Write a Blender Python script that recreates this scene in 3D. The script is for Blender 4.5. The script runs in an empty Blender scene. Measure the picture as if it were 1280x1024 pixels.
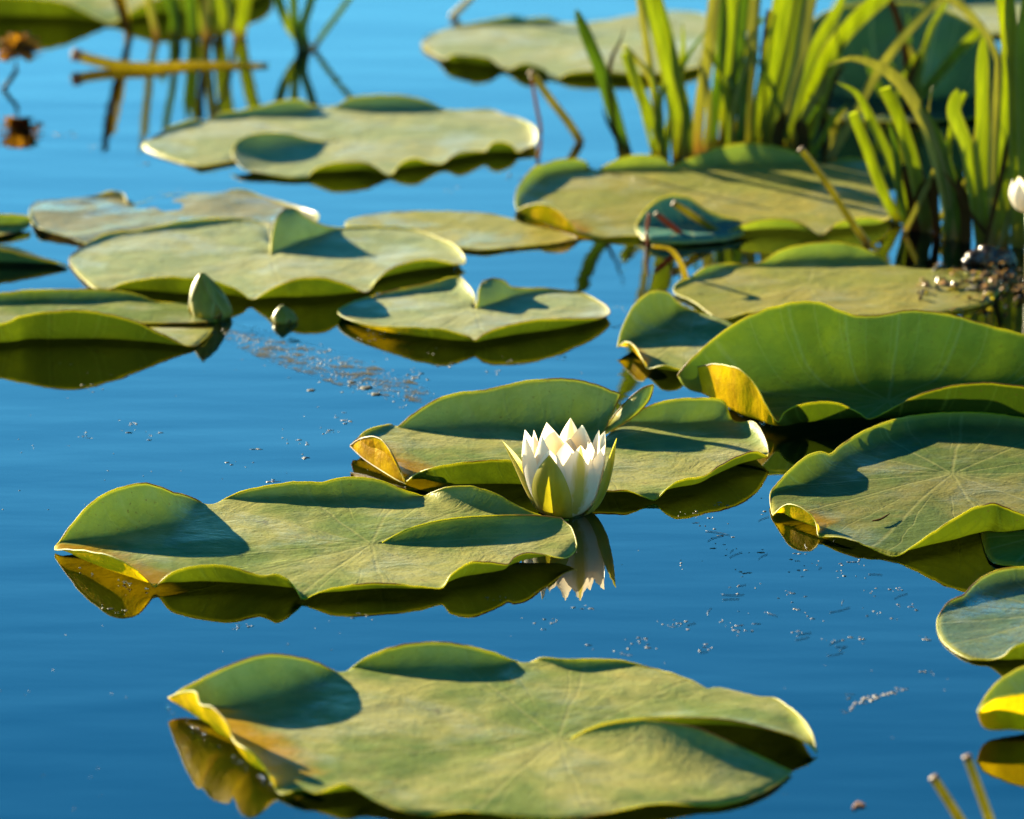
import bpy, bmesh, math, random
from mathutils import Vector, noise
random.seed(7)
R = math.radians
sc = bpy.context.scene
COL = sc.collection

# ------------------------------------------------------------------ camera (long lens, low over the pond)
W, H = 1280.0, 1024.0
HF = R(10.0); F = (W / 2) / math.tan(HF / 2)
CAMH = 0.98; PITCH = R(14.5)
FWD = Vector((0, math.cos(PITCH), -math.sin(PITCH))); UPV = Vector((0, math.sin(PITCH), math.cos(PITCH)))
def ray(u, v): return FWD + Vector((1, 0, 0)) * ((u - 640) / F) + UPV * ((512 - v) / F)
def ground(u, v):
    d = ray(u, v); t = CAMH / -d.z
    return Vector((d.x * t, d.y * t, 0))
def at_y(u, v, y):
    d = ray(u, v); t = y / d.y
    return Vector((d.x * t, y, CAMH + d.z * t))
def P(u, v, h):
    """point seen at (u,v) that stands h photo-pixels above the water"""
    if h <= 0:
        g = ground(u, v); g.z = h / 2000.0; return g
    return at_y(u, v, ground(u, v + h).y)
def ppm(y): return F / y * math.cos(PITCH)      # photo pixels per metre at ground distance y

cam = bpy.data.objects.new('camera', bpy.data.cameras.new('camera')); COL.objects.link(cam)
cam.location = (0, 0, CAMH); cam.rotation_euler = (math.pi / 2 - PITCH, 0, 0)
cd = cam.data; cd.sensor_width = 36; cd.sensor_fit = 'HORIZONTAL'; cd.angle = HF; cd.clip_start = 0.05; cd.clip_end = 500
cd.dof.use_dof = True; cd.dof.focus_distance = (ground(700, 648) - cam.location).length; cd.dof.aperture_fstop = 10.0
sc.camera = cam

# ------------------------------------------------------------------ light
SUN_AZ, SUN_EL = R(-44), R(14)       # azimuth measured from straight ahead, negative to the left
sun = bpy.data.objects.new('sun', bpy.data.lights.new('sun', 'SUN')); COL.objects.link(sun)
to_sun = Vector((math.sin(SUN_AZ) * math.cos(SUN_EL), math.cos(SUN_AZ) * math.cos(SUN_EL), math.sin(SUN_EL)))
sun.rotation_euler = to_sun.to_track_quat('Z', 'Y').to_euler()
sun.location = (-2, 6, 4)
sun.data.energy = 5.0; sun.data.angle = R(0.5); sun.data.color = (1, 0.88, 0.60)
world = bpy.data.worlds.new('World'); sc.world = world; world.use_nodes = True
wn, wl = world.node_tree.nodes, world.node_tree.links
wn.clear()
sky = wn.new('ShaderNodeTexSky'); sky.sky_type = 'NISHITA'; sky.sun_disc = False
sky.sun_elevation = SUN_EL; sky.sun_rotation = SUN_AZ; sky.air_density = 1.0; sky.dust_density = 0.0; sky.ozone_density = 3.0
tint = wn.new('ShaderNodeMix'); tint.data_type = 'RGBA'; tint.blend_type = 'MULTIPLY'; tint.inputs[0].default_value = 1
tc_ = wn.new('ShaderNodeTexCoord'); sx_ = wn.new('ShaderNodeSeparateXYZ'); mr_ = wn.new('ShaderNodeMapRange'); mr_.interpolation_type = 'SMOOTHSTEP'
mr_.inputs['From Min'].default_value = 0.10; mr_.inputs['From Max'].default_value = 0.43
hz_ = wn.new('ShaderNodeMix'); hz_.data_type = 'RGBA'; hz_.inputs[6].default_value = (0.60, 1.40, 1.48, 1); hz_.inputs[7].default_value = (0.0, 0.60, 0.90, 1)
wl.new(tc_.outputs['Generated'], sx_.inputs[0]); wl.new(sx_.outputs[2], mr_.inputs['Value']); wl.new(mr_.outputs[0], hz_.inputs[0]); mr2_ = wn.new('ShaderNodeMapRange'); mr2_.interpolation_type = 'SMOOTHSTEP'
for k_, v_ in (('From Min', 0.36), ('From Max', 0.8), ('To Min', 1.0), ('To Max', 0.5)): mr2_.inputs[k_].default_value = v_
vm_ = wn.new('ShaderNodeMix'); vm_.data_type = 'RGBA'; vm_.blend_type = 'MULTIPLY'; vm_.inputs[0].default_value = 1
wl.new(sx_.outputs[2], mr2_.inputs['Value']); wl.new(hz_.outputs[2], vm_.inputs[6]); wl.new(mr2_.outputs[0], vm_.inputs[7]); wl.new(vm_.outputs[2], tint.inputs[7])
bg = wn.new('ShaderNodeBackground'); bg.inputs['Strength'].default_value = 0.05
wo = wn.new('ShaderNodeOutputWorld')
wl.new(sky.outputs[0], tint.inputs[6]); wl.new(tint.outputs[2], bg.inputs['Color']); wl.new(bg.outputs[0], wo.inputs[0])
sc.view_settings.view_transform = 'Standard'; sc.view_settings.look = 'None'
sc.view_settings.exposure = 2.5; sc.view_settings.gamma = 1
sc.cycles.max_bounces = 10; sc.cycles.transparent_max_bounces = 12; sc.cycles.transmission_bounces = 8
sc.cycles.use_denoising = True
sc.cycles.sample_clamp_indirect = 6

# ------------------------------------------------------------------ node helpers
class NT:
    def __init__(s, name):
        s.m = bpy.data.materials.new(name); s.m.use_nodes = True
        s.t = s.m.node_tree; s.t.nodes.clear(); s.out = s.t.nodes.new('ShaderNodeOutputMaterial')
    def n(s, kind, **kw):
        nd = s.t.nodes.new(kind)
        for k, v in kw.items(): setattr(nd, k, v)
        return nd
    def set(s, sock, v):
        if isinstance(v, bpy.types.NodeSocket): s.t.links.new(v, sock)
        elif isinstance(v, (tuple, list)): sock.default_value = tuple(v) + ((1,) if len(v) == 3 and sock.type == 'RGBA' else ())
        else: sock.default_value = v
    def math(s, op, a, b=0.0, c=0.0, clamp=False):
        nd = s.n('ShaderNodeMath', operation=op, use_clamp=clamp)
        for i, x in enumerate((a, b, c)): s.set(nd.inputs[i], x)
        return nd.outputs[0]
    def mix(s, f, a, b, blend='MIX'):
        nd = s.n('ShaderNodeMix', data_type='RGBA', blend_type=blend)
        s.set(nd.inputs[0], f); s.set(nd.inputs[6], a); s.set(nd.inputs[7], b)
        return nd.outputs[2]
    def step(s, x, lo, hi, a=0.0, b=1.0):
        nd = s.n('ShaderNodeMapRange', interpolation_type='SMOOTHSTEP')
        s.set(nd.inputs['Value'], x)
        for k, v in (('From Min', lo), ('From Max', hi), ('To Min', a), ('To Max', b)): s.set(nd.inputs[k], v)
        return nd.outputs[0]
    def coord(s): return s.n('ShaderNodeTexCoord').outputs['Object']
    def noise(s, vec, scale, detail=3, rough=0.55, dist=0.0):
        nd = s.n('ShaderNodeTexNoise'); s.set(nd.inputs['Vector'], vec)
        nd.inputs['Scale'].default_value = scale; nd.inputs['Detail'].default_value = detail
        nd.inputs['Roughness'].default_value = rough; nd.inputs['Distortion'].default_value = dist
        return nd.outputs[0]
    def mapping(s, vec, sx=1, sy=1, sz=1):
        nd = s.n('ShaderNodeMapping'); s.set(nd.inputs['Vector'], vec); nd.inputs['Scale'].default_value = (sx, sy, sz)
        return nd.outputs[0]
    def attr(s, name): return s.n('ShaderNodeAttribute', attribute_name=name).outputs['Fac']
    def bump(s, h, strength=0.3, dist=0.001, normal=None):
        nd = s.n('ShaderNodeBump'); nd.inputs['Strength'].default_value = strength; nd.inputs['Distance'].default_value = dist
        s.set(nd.inputs['Height'], h)
        if normal is not None: s.set(nd.inputs['Normal'], normal)
        return nd.outputs[0]
    def leafy(s, dcol, tcol, trans, gloss_col, rough, nrm=None, ior=1.45, boost=1.0):
        d = s.n('ShaderNodeBsdfDiffuse'); s.set(d.inputs['Color'], dcol)
        t = s.n('ShaderNodeBsdfTranslucent'); s.set(t.inputs['Color'], tcol)
        g = s.n('ShaderNodeBsdfGlossy'); s.set(g.inputs['Color'], gloss_col); s.set(g.inputs['Roughness'], rough)
        if nrm is not None:
            for x in (d, t, g): s.set(x.inputs['Normal'], nrm)
        m1 = s.n('ShaderNodeMixShader'); s.set(m1.inputs[0], trans); s.t.links.new(d.outputs[0], m1.inputs[1]); s.t.links.new(t.outputs[0], m1.inputs[2])
        fr = s.n('ShaderNodeFresnel'); fr.inputs['IOR'].default_value = ior
        if nrm is not None: s.set(fr.inputs['Normal'], nrm)
        f = s.math('MULTIPLY', fr.outputs[0], boost, clamp=True)
        m2 = s.n('ShaderNodeMixShader'); s.set(m2.inputs[0], f); s.t.links.new(m1.outputs[0], m2.inputs[1]); s.t.links.new(g.outputs[0], m2.inputs[2])
        s.t.links.new(m2.outputs[0], s.out.inputs[0])
        return s.m

# ------------------------------------------------------------------ materials
def pad_material(name, top=(0.20, 0.25, 0.055), top2=(0.42, 0.385, 0.115), under=(0.035, 0.045, 0.006),
                 glow=(0.050, 0.068, 0.001), gold=(0.58, 0.345, 0.003), trans=0.42, wet=0.0, rough=0.40, gboost=0.19):
    s = NT(name); co = s.coord()
    xyz = s.n('ShaderNodeSeparateXYZ'); s.set(xyz.inputs[0], co)
    wob = s.noise(co, 9, 3)
    ang = s.math('ARCTAN2', xyz.outputs[1], xyz.outputs[0])
    ang = s.math('ADD', ang, s.math('MULTIPLY', s.math('SUBTRACT', wob, 0.5), 0.22))
    rad = s.math('SQRT', s.math('ADD', s.math('MULTIPLY', xyz.outputs[0], xyz.outputs[0]), s.math('MULTIPLY', xyz.outputs[1], xyz.outputs[1])))
    def veins(n, off, wd):
        f = s.math('ABSOLUTE', s.math('SUBTRACT', s.math('FRACT', s.math('ADD', s.math('MULTIPLY', ang, n / (2 * math.pi)), off)), 0.5))
        dist = s.math('MULTIPLY', s.math('MULTIPLY', f, 2 * math.pi / n), rad)
        return s.step(dist, 0.0, wd, 1.0, 0.0)
    v1 = veins(13, 0.5, 0.0019)
    v2 = s.math('MULTIPLY', veins(26, 0.25, 0.001), s.step(rad, 0.04, 0.08))
    vein = s.math('MAXIMUM', v1, s.math('MULTIPLY', v2, 0.7))
    vor = s.n('ShaderNodeTexVoronoi', feature='DISTANCE_TO_EDGE'); s.set(vor.inputs['Vector'], co); vor.inputs['Scale'].default_value = 75
    net = s.step(vor.outputs['Distance'], 0.0, 0.12, 1.0, 0.0)
    n1 = s.noise(co, 9, 4, 0.6); n2 = s.noise(co, 60, 4, 0.6); n3 = s.noise(co, 420, 3, 0.6)
    info = s.n('ShaderNodeObjectInfo')
    a = s.mix(s.step(n1, 0.40, 0.60), top, top2)
    a = s.mix(s.math('MULTIPLY', s.step(n2, 0.42, 0.72), 0.45), a, (top[0] * .5, top[1] * .68, top[2] * .9))
    n4 = s.noise(s.mapping(co, 1, 1, 1), 28, 5, 0.7, 0.8)
    a = s.mix(s.math('MULTIPLY', s.step(n4, 0.55, 0.7), 0.4), a, (top2[0] * 1.1, top2[1] * 0.95, top2[2] * 0.8))
    brn = s.math('MULTIPLY', s.step(s.noise(co, 33, 3, .6), 0.66, 0.74), s.step(n1, 0.5, 0.62))
    a = s.mix(s.math('MULTIPLY', brn, 0.6), a, (0.12, 0.075, 0.02))
    a = s.mix(s.math('MULTIPLY', vein, 0.4), a, (0.42, 0.38, 0.13))
    sheen = s.step(s.noise(s.mapping(co, 1, 1, 1), 17, 4, .65, .5), 0.46, 0.68)
    spots = s.math('MULTIPLY', s.step(n3, 0.64, 0.72), s.step(s.noise(co, 14, 2), 0.44, 0.58))
    a = s.mix(s.math('MULTIPLY', spots, 0.75), a, (0.035, 0.025, 0.008))
    g = s.attr('gold')
    gn = s.step(s.math('ADD', g, s.math('MULTIPLY', s.math('SUBTRACT', n2, 0.5), 0.5)), 0.3, 0.75)
    a = s.mix(gn, a, (gold[0] * .55, gold[1] * .5, gold[2]))
    edge = s.attr('edge')                                         # metres to the rim
    ye = s.step(edge, 0.0012, 0.004, 1.0, 0.0)
    a = s.mix(s.math('MULTIPLY', ye, 0.6), a, (0.34, 0.30, 0.03))
    und = s.mix(s.step(n2, 0.3, 0.7), under, (under[0] * 1.35, under[1] * 1.15, under[2]))
    und = s.mix(s.math('MULTIPLY', vein, 0.4), und, (0.2, 0.2, 0.03))
    und = s.mix(gn, und, s.mix(s.step(n2, .35, .7), (gold[0], gold[1], gold[2]), (gold[0] * .5, gold[1] * .42, gold[2])))
    geo = s.n('ShaderNodeNewGeometry')
    col = s.mix(geo.outputs['Backfacing'], a, und)
    tc = s.mix(s.step(n1, 0.38, 0.62), glow, (glow[0] * 0.42, glow[1] * 0.52, glow[2]))
    tc = s.mix(s.math('MULTIPLY', vein, 0.15), tc, (glow[0] * .5, glow[1] * .55, glow[2]))
    tc = s.mix(s.math('MULTIPLY', net, 0.32), tc, (glow[0] * .5, glow[1] * .55, glow[2]))
    tc = s.mix(s.math('MULTIPLY', spots, 0.8), tc, (0.03, 0.02, 0.005))
    tc = s.mix(s.math('MULTIPLY', s.step(edge, 0.0004, 0.0022, 1.0, 0.0), .55), tc, (0.26, 0.25, 0.004))
    tc = s.mix(gn, tc, (gold[0] * 1.5, gold[1] * 1.6, gold[2]))
    tv = s.noise(s.mapping(co, 1, 1, 1), 26, 4, 0.65, 0.6)
    hgt = s.math('ADD', s.math('MULTIPLY', tv, 1.0), s.math('MULTIPLY', n3, 0.13))
    hgt = s.math('SUBTRACT', hgt, s.math('MULTIPLY', vein, 0.06))
    hgt = s.math('ADD', hgt, s.math('MULTIPLY', n2, 0.45))
    nrm = s.bump(hgt, 0.6, 0.0030)
    film = s.math('MULTIPLY', s.step(s.noise(co, 11, 2), 0.5 - 0.12 * wet, 0.56), wet)
    rg = s.mix(film, (rough,) * 3, (0.05,) * 3)
    rgh = s.math('ADD', rg, s.math('MULTIPLY', s.math('SUBTRACT', n2, 0.5), 0.25 if wet < .5 else .1))
    gb = s.math('MULTIPLY', s.math('MULTIPLY', gboost, s.math('ADD', 0.6, s.math('MULTIPLY', sheen, 1.6))), s.math('SUBTRACT', 1.0, s.math('MULTIPLY', geo.outputs['Backfacing'], 0.96)))
    return s.leafy(col, tc, trans, (0.95, 0.92, 0.85), rgh, nrm, 1.5, gb)

MP = pad_material('pad_green')
MP_PALE = pad_material('pad_pale', top=(0.36, 0.39, 0.16), top2=(0.46, 0.44, 0.18), gboost=0.3)
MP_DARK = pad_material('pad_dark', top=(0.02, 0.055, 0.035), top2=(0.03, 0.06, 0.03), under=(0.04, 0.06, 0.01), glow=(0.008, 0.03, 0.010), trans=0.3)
MP_TEAL = pad_material('pad_teal', top=(0.05, 0.17, 0.14), top2=(0.06, 0.18, 0.14), glow=(0.01, 0.03, 0.012), trans=0.3)
MP_DEEP = pad_material('pad_deep_green', top=(0.12, 0.19, 0.02), top2=(0.22, 0.25, 0.03), glow=(0.044, 0.066, 0.001), gboost=0.08)
MP_YEL = pad_material('pad_yellowing', top=(0.30, 0.29, 0.06), top2=(0.37, 0.31, 0.07), under=(0.16, 0.14, 0.02), glow=(0.18, 0.22, 0.008))
MP_WET = pad_material('pad_wet', top=(0.11, 0.17, 0.07), top2=(0.2, 0.22, 0.09), wet=1.0, gboost=0.55)
MP_BROWN = pad_material('pad_decaying', top=(0.30, 0.25, 0.09), top2=(0.38, 0.32, 0.12), under=(0.14, 0.08, 0.02), glow=(0.2, 0.12, 0.02), wet=0.7, gboost=0.6)

def simple_leaf(name, col, tcol, trans=0.45, rough=0.4, stripe=0.0, base=None, gboost=1.0, inner=None, spec=(1, 1, .95)):
    s = NT(name); co = s.coord(); n = s.noise(s.mapping(co, 1, 1, 0.15), 160, 3)
    c = s.mix(s.step(n, 0.3, 0.7), col, tuple(x * 0.7 for x in col)); t = s.mix(s.step(n, 0.3, 0.7), tcol, tuple(x * 0.72 for x in tcol))
    if stripe:
        st = s.step(s.math('ABSOLUTE', s.attr('across')), 0.55, 0.95)
        c = s.mix(s.math('MULTIPLY', st, stripe), c, (0.36, 0.33, 0.10)); t = s.mix(s.math('MULTIPLY', st, stripe), t, (0.4, 0.34, 0.06))
    if base is not None:
        xs = s.n('ShaderNodeCombineXYZ'); s.set(xs.inputs[0], s.math('MULTIPLY', s.attr('across'), 3.2)); s.set(xs.inputs[1], s.math('MULTIPLY', s.attr('along'), 2.2)); s.set(xs.inputs[2], s.n('ShaderNodeObjectInfo').outputs['Random'])
        fib = s.noise(xs.outputs[0], 1.6, 4, .7)
        c = s.mix(s.step(fib, .35, .7, 0, .6), c, tuple(x * .45 for x in col)); t = s.mix(s.step(fib, .35, .7, 0, .6), t, (tcol[0] * .38, tcol[1] * .5, tcol[2]))
        b = s.step(s.math('ADD', s.attr('along'), s.math('MULTIPLY', s.math('SUBTRACT', s.noise(co, 45, 3), 0.5), 0.25)), -0.05, 0.15, 1.0, 0.0)
        c = s.mix(s.math('MULTIPLY', b, 0.85), c, base); t = s.mix(s.math('MULTIPLY', b, 0.85), t, tuple(x * 1.3 for x in base))
    if inner is not None:
        geo = s.n('ShaderNodeNewGeometry'); c = s.mix(geo.outputs['Backfacing'], c, inner)
    return s.leafy(c, t, trans, spec, rough, s.bump(n, 0.25, 0.0008), 1.45, gboost)

M_MARGIN = simple_leaf('pad_margin', (0.50, 0.44, 0.015), (0.85, 0.75, 0.02), 0.65, 0.5, gboost=0.06)
def margin_material():
    s = NT('pad_margin'); co = s.coord(); n = s.noise(co, 16, 3, .6); n2 = s.noise(co, 120, 2)
    c = s.mix(s.step(n, .48, .62), (0.46, 0.42, 0.015), (0.20, 0.12, 0.02)); c = s.mix(s.step(n, .30, .42, 1, 0), c, (0.24, 0.30, 0.02))
    t = s.mix(s.step(n, .48, .62), (0.75, 0.68, 0.02), (0.30, 0.18, 0.02)); t = s.mix(s.step(n, .30, .42, 1, 0), t, (0.30, 0.38, 0.02))
    return s.leafy(c, t, 0.6, (1, 1, 1), 0.5, s.bump(n2, .3, .0005), 1.45, 0.06)
M_MARGIN = margin_material()
M_REED = simple_leaf('reed_green', (0.15, 0.19, 0.015), (0.56, 0.60, 0.012), 0.6, 0.42, gboost=0.22, stripe=0.35, base=(0.16, 0.09, 0.012))
M_REED_D = simple_leaf('reed_deep_green', (0.09, 0.14, 0.015), (0.32, 0.42, 0.01), 0.55, 0.42, gboost=0.22, stripe=0.3, base=(0.10, 0.06, 0.012))
M_REED_P = simple_leaf('reed_pale', (0.24, 0.24, 0.07), (0.60, 0.55, 0.09), 0.55, 0.42, gboost=0.22, stripe=0.3, base=(0.3, 0.17, 0.05))
M_STEM = simple_leaf('stem_olive', (0.22, 0.18, 0.012), (0.6, 0.5, 0.02), 0.5, 0.5, gboost=0.08, base=(0.10, 0.045, 0.012))
M_BROWN = simple_leaf('stem_brown', (0.14, 0.05, 0.012), (0.4, 0.13, 0.02), 0.5, 0.5, gboost=0.08)
M_CUT = simple_leaf('cut_end', (0.16, 0.07, 0.025), (0.2, 0.1, 0.04), 0.2, 0.6, gboost=0.08)
M_STALK = simple_leaf('stalk_yellow', (0.28, 0.23, 0.015), (0.8, 0.64, 0.035), 0.5, 0.5, gboost=0.08)
M_TIP = simple_leaf('stalk_pale_tip', (0.30, 0.17, 0.11), (0.5, 0.3, 0.16), 0.4, 0.6, gboost=0.08)
M_DEAD = simple_leaf('dead_leaf', (0.07, 0.035, 0.01), (0.14, 0.06, 0.008), 0.4, 0.6, gboost=0.03)
M_RUST = simple_leaf('withered_petal', (0.20, 0.085, 0.008), (0.6, 0.27, 0.012), 0.5, 0.7, gboost=0.02)

def petal_material():
    s = NT('white_petal'); co = s.coord(); al = s.attr('along'); ac = s.attr('across')
    n = s.noise(s.mapping(co, 1, 1, 0.12), 380, 2)
    c = s.mix(s.step(al, 0.0, 0.45, 1.0, 0.0), (0.72, 0.67, 0.56), (0.66, 0.56, 0.22))
    gr = s.math('MULTIPLY', s.attr('green'), s.step(s.math('ADD', s.math('ABSOLUTE', ac), s.math('MULTIPLY', s.math('SUBTRACT', n, .5), .5)), 0.15, 0.6, 1.0, 0.0))
    c = s.mix(gr, c, (0.52, 0.42, 0.05))
    t = s.mix(gr, (0.78, 0.66, 0.46), (0.46, 0.36, 0.02))
    return s.leafy(c, t, 0.58, (1, 1, 1), 0.5, s.bump(n, 0.25, 0.0006), 1.35, 0.3)
M_PETAL = petal_material()
M_SEPAL = simple_leaf('sepal_olive', (0.33, 0.27, 0.012), (0.5, 0.42, 0.012), 0.45, 0.45, gboost=0.3, stripe=0.4, inner=(0.72, 0.68, 0.45))
M_BUD = simple_leaf('bud_green', (0.27, 0.26, 0.04), (0.6, 0.52, 0.03), 0.45, 0.45, gboost=0.3, stripe=0.55)
M_STAMEN = simple_leaf('stamen_yellow', (0.65, 0.42, 0.05), (0.7, 0.5, 0.06), 0.35, 0.5)

def principled(name, col, rough=0.5, spec=0.5, var=0.4, scale=200, bump=0.3, bd=0.001):
    s = NT(name); p = s.n('ShaderNodeBsdfPrincipled'); co = s.coord(); n = s.noise(co, scale, 3)
    s.set(p.inputs['Base Color'], s.mix(s.step(n, 0.3, 0.7), col, tuple(x * (1 - var) for x in col)))
    p.inputs['Roughness'].default_value = rough; p.inputs['Specular IOR Level'].default_value = spec
    s.set(p.inputs['Normal'], s.bump(n, bump, bd)); s.t.links.new(p.outputs[0], s.out.inputs[0]); return s.m
M_DEBRIS = principled('debris_tan', (0.075, 0.055, 0.03), 0.6)
M_DEBRIS_W = principled('debris_pale', (0.11, 0.085, 0.07), 0.6)
M_DEBRIS_D = principled('debris_dark', (0.10, 0.07, 0.035), 0.5)
M_ALGAE = principled('algae', (0.05, 0.04, 0.015), 0.7, 0.3, 0.5, 300)
M_LUMP = principled('wet_root', (0.05, 0.025, 0.012), 0.22, 0.5, 0.5, 120, 0.6, 0.004)
M_WEED = principled('wet_weed', (0.30, 0.15, 0.03), 0.25, 0.7, 0.6, 140, 0.5, 0.002)
M_FLY = principled('fly_black', (0.015, 0.012, 0.01), 0.3)
M_THREAD = principled('thread', (0.05, 0.06, 0.06), 0.5)

def water_material():
    s = NT('pond_water'); co = s.coord()
    n1 = s.noise(s.mapping(co, 3.0, 9.0, 1), 1.0, 2, 0.5); n2 = s.noise(s.mapping(co, 14, 40, 1), 1.0, 2, 0.5)
    n0 = s.noise(s.mapping(co, 0.9, 2.2, 1), 1.0, 2, 0.5)
    h = s.math('ADD', s.math('ADD', n1, s.math('MULTIPLY', n2, 0.10)), s.math('MULTIPLY', n0, 2.2))
    nrm = s.bump(h, 0.065, 0.012)
    fr = s.n('ShaderNodeFresnel'); fr.inputs['IOR'].default_value = 1.52; s.set(fr.inputs['Normal'], nrm)
    tr = s.n('ShaderNodeBsdfTransparent'); tr.inputs[0].default_value = (0.55, 0.68, 0.62, 1)
    gl = s.n('ShaderNodeBsdfGlossy'); gl.inputs['Roughness'].default_value = 0.0; s.set(gl.inputs['Normal'], nrm); gl.inputs['Color'].default_value = (1, 1, 1, 1)
    mx = s.n('ShaderNodeMixShader'); s.t.links.new(fr.outputs[0], mx.inputs[0]); s.t.links.new(tr.outputs[0], mx.inputs[1]); s.t.links.new(gl.outputs[0], mx.inputs[2])
    s.t.links.new(mx.outputs[0], s.out.inputs[0]); return s.m
M_WATER = water_material()
M_BED = principled('pond_mud', (0.012, 0.016, 0.012), 0.9, 0.1, 0.5, 4)
def droplet_material():
    s = NT('water_drop'); g = s.n('ShaderNodeBsdfGlossy'); g.inputs['Roughness'].default_value = 0.12
    t = s.n('ShaderNodeBsdfTransparent'); m = s.n('ShaderNodeMixShader'); f = s.n('ShaderNodeFresnel'); f.inputs['IOR'].default_value = 1.5
    s.set(m.inputs[0], s.math('ADD', f.outputs[0], 0.15)); s.t.links.new(t.outputs[0], m.inputs[1]); s.t.links.new(g.outputs[0], m.inputs[2]); s.t.links.new(m.outputs[0], s.out.inputs[0]); return s.m
def film_material():
    s = NT('algae_film'); co = s.coord(); n = s.noise(co, 55, 5, .7); big = s.noise(co, 12, 2)
    d = s.n('ShaderNodeBsdfDiffuse'); s.set(d.inputs[0], s.mix(s.step(s.noise(co, 200, 3), .35, .65), (0.09, 0.075, 0.035), (0.16, 0.13, 0.07)))
    t = s.n('ShaderNodeBsdfTransparent'); m = s.n('ShaderNodeMixShader')
    s.set(m.inputs[0], s.math('MULTIPLY', s.step(n, .48, .6), s.math('MULTIPLY', s.step(big, .38, .55), .7)))
    s.t.links.new(t.outputs[0], m.inputs[1]); s.t.links.new(d.outputs[0], m.inputs[2]); s.t.links.new(m.outputs[0], s.out.inputs[0]); return s.m
M_DROP = droplet_material()

# ------------------------------------------------------------------ object helpers
def link(name, me, mat, parent=None, loc=None):
    o = bpy.data.objects.new(name, me); COL.objects.link(o)
    for m in (mat if isinstance(mat, (list, tuple)) else [mat]): me.materials.append(m)
    if parent is not None: o.parent = parent
    if loc is not None: o.location = loc
    return o
def tag(o, label, cat, group=None, kind=None):
    o['label'] = label; o['category'] = cat
    if group: o['group'] = group
    if kind: o['kind'] = kind
    return o
def empty(name, loc, label, cat, group=None):
    o = bpy.data.objects.new(name, None); COL.objects.link(o); o.location = loc; o.empty_display_size = 0.02
    return tag(o, label, cat, group)
def mesh(name, verts, faces, attrs=None, smooth=True, mats=None):
    me = bpy.data.meshes.new(name); me.from_pydata([tuple(v) for v in verts], [], faces); me.update()
    if smooth: me.polygons.foreach_set('use_smooth', [True] * len(me.polygons))
    if attrs:
        for k, vals in attrs.items():
            a = me.attributes.new(k, 'FLOAT', 'POINT'); a.data.foreach_set('value', vals)
    if mats: me.polygons.foreach_set('material_index', mats)
    return me
def catmull(pts, n, closed=False):
    """resample a list of equal-length tuples to n samples spaced by picture length"""
    m = len(pts); segs = m if closed else m - 1; dense = []
    def g(i): return pts[i % m] if closed else pts[max(0, min(m - 1, i))]
    for i in range(segs):
        p0, p1, p2, p3 = g(i - 1), g(i), g(i + 1), g(i + 2)
        for q in range(16):
            t = q / 16
            dense.append(tuple(0.5 * (2 * b + (c - a) * t + (2 * a - 5 * b + 4 * c - d) * t * t + (3 * b - a - 3 * c + d) * t ** 3) for a, b, c, d in zip(p0, p1, p2, p3)))
    dense.append(g(segs) if closed else pts[-1])
    L = [0]
    for a, b in zip(dense, dense[1:]): L.append(L[-1] + max(1e-9, math.sqrt(sum((x - y) ** 2 for x, y in zip(a[:2], b[:2])))))
    out = []; j = 0
    for i in range(n):
        s = L[-1] * i / (n - 1)
        while j < len(L) - 2 and L[j + 1] < s: j += 1
        f = (s - L[j]) / (L[j + 1] - L[j]); out.append(tuple(a + (b - a) * f for a, b in zip(dense[j], dense[j + 1])))
    return out
def tube_geo(pts, rads, sides=6, cap=True):
    V, Fc = [], []; n = len(pts); up = Vector((0, 0, 1))
    for i, p in enumerate(pts):
        t = (pts[min(i + 1, n - 1)] - pts[max(i - 1, 0)])
        t = t.normalized() if t.length > 1e-9 else Vector((1, 0, 0))
        a = t.cross(up)
        if a.length < 0.05: a = t.cross(Vector((1, 0, 0)))
        a.normalize(); b = a.cross(t)
        for k in range(sides):
            w = 2 * math.pi * k / sides; V.append(p + (a * math.cos(w) + b * math.sin(w)) * rads[i])
    for i in range(n - 1):
        for k in range(sides):
            k2 = (k + 1) % sides; Fc.append((i * sides + k, i * sides + k2, (i + 1) * sides + k2, (i + 1) * sides + k))
    if cap: Fc.append(tuple(range(sides))[::-1]); Fc.append(tuple((n - 1) * sides + k for k in range(sides)))
    return V, Fc

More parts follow.
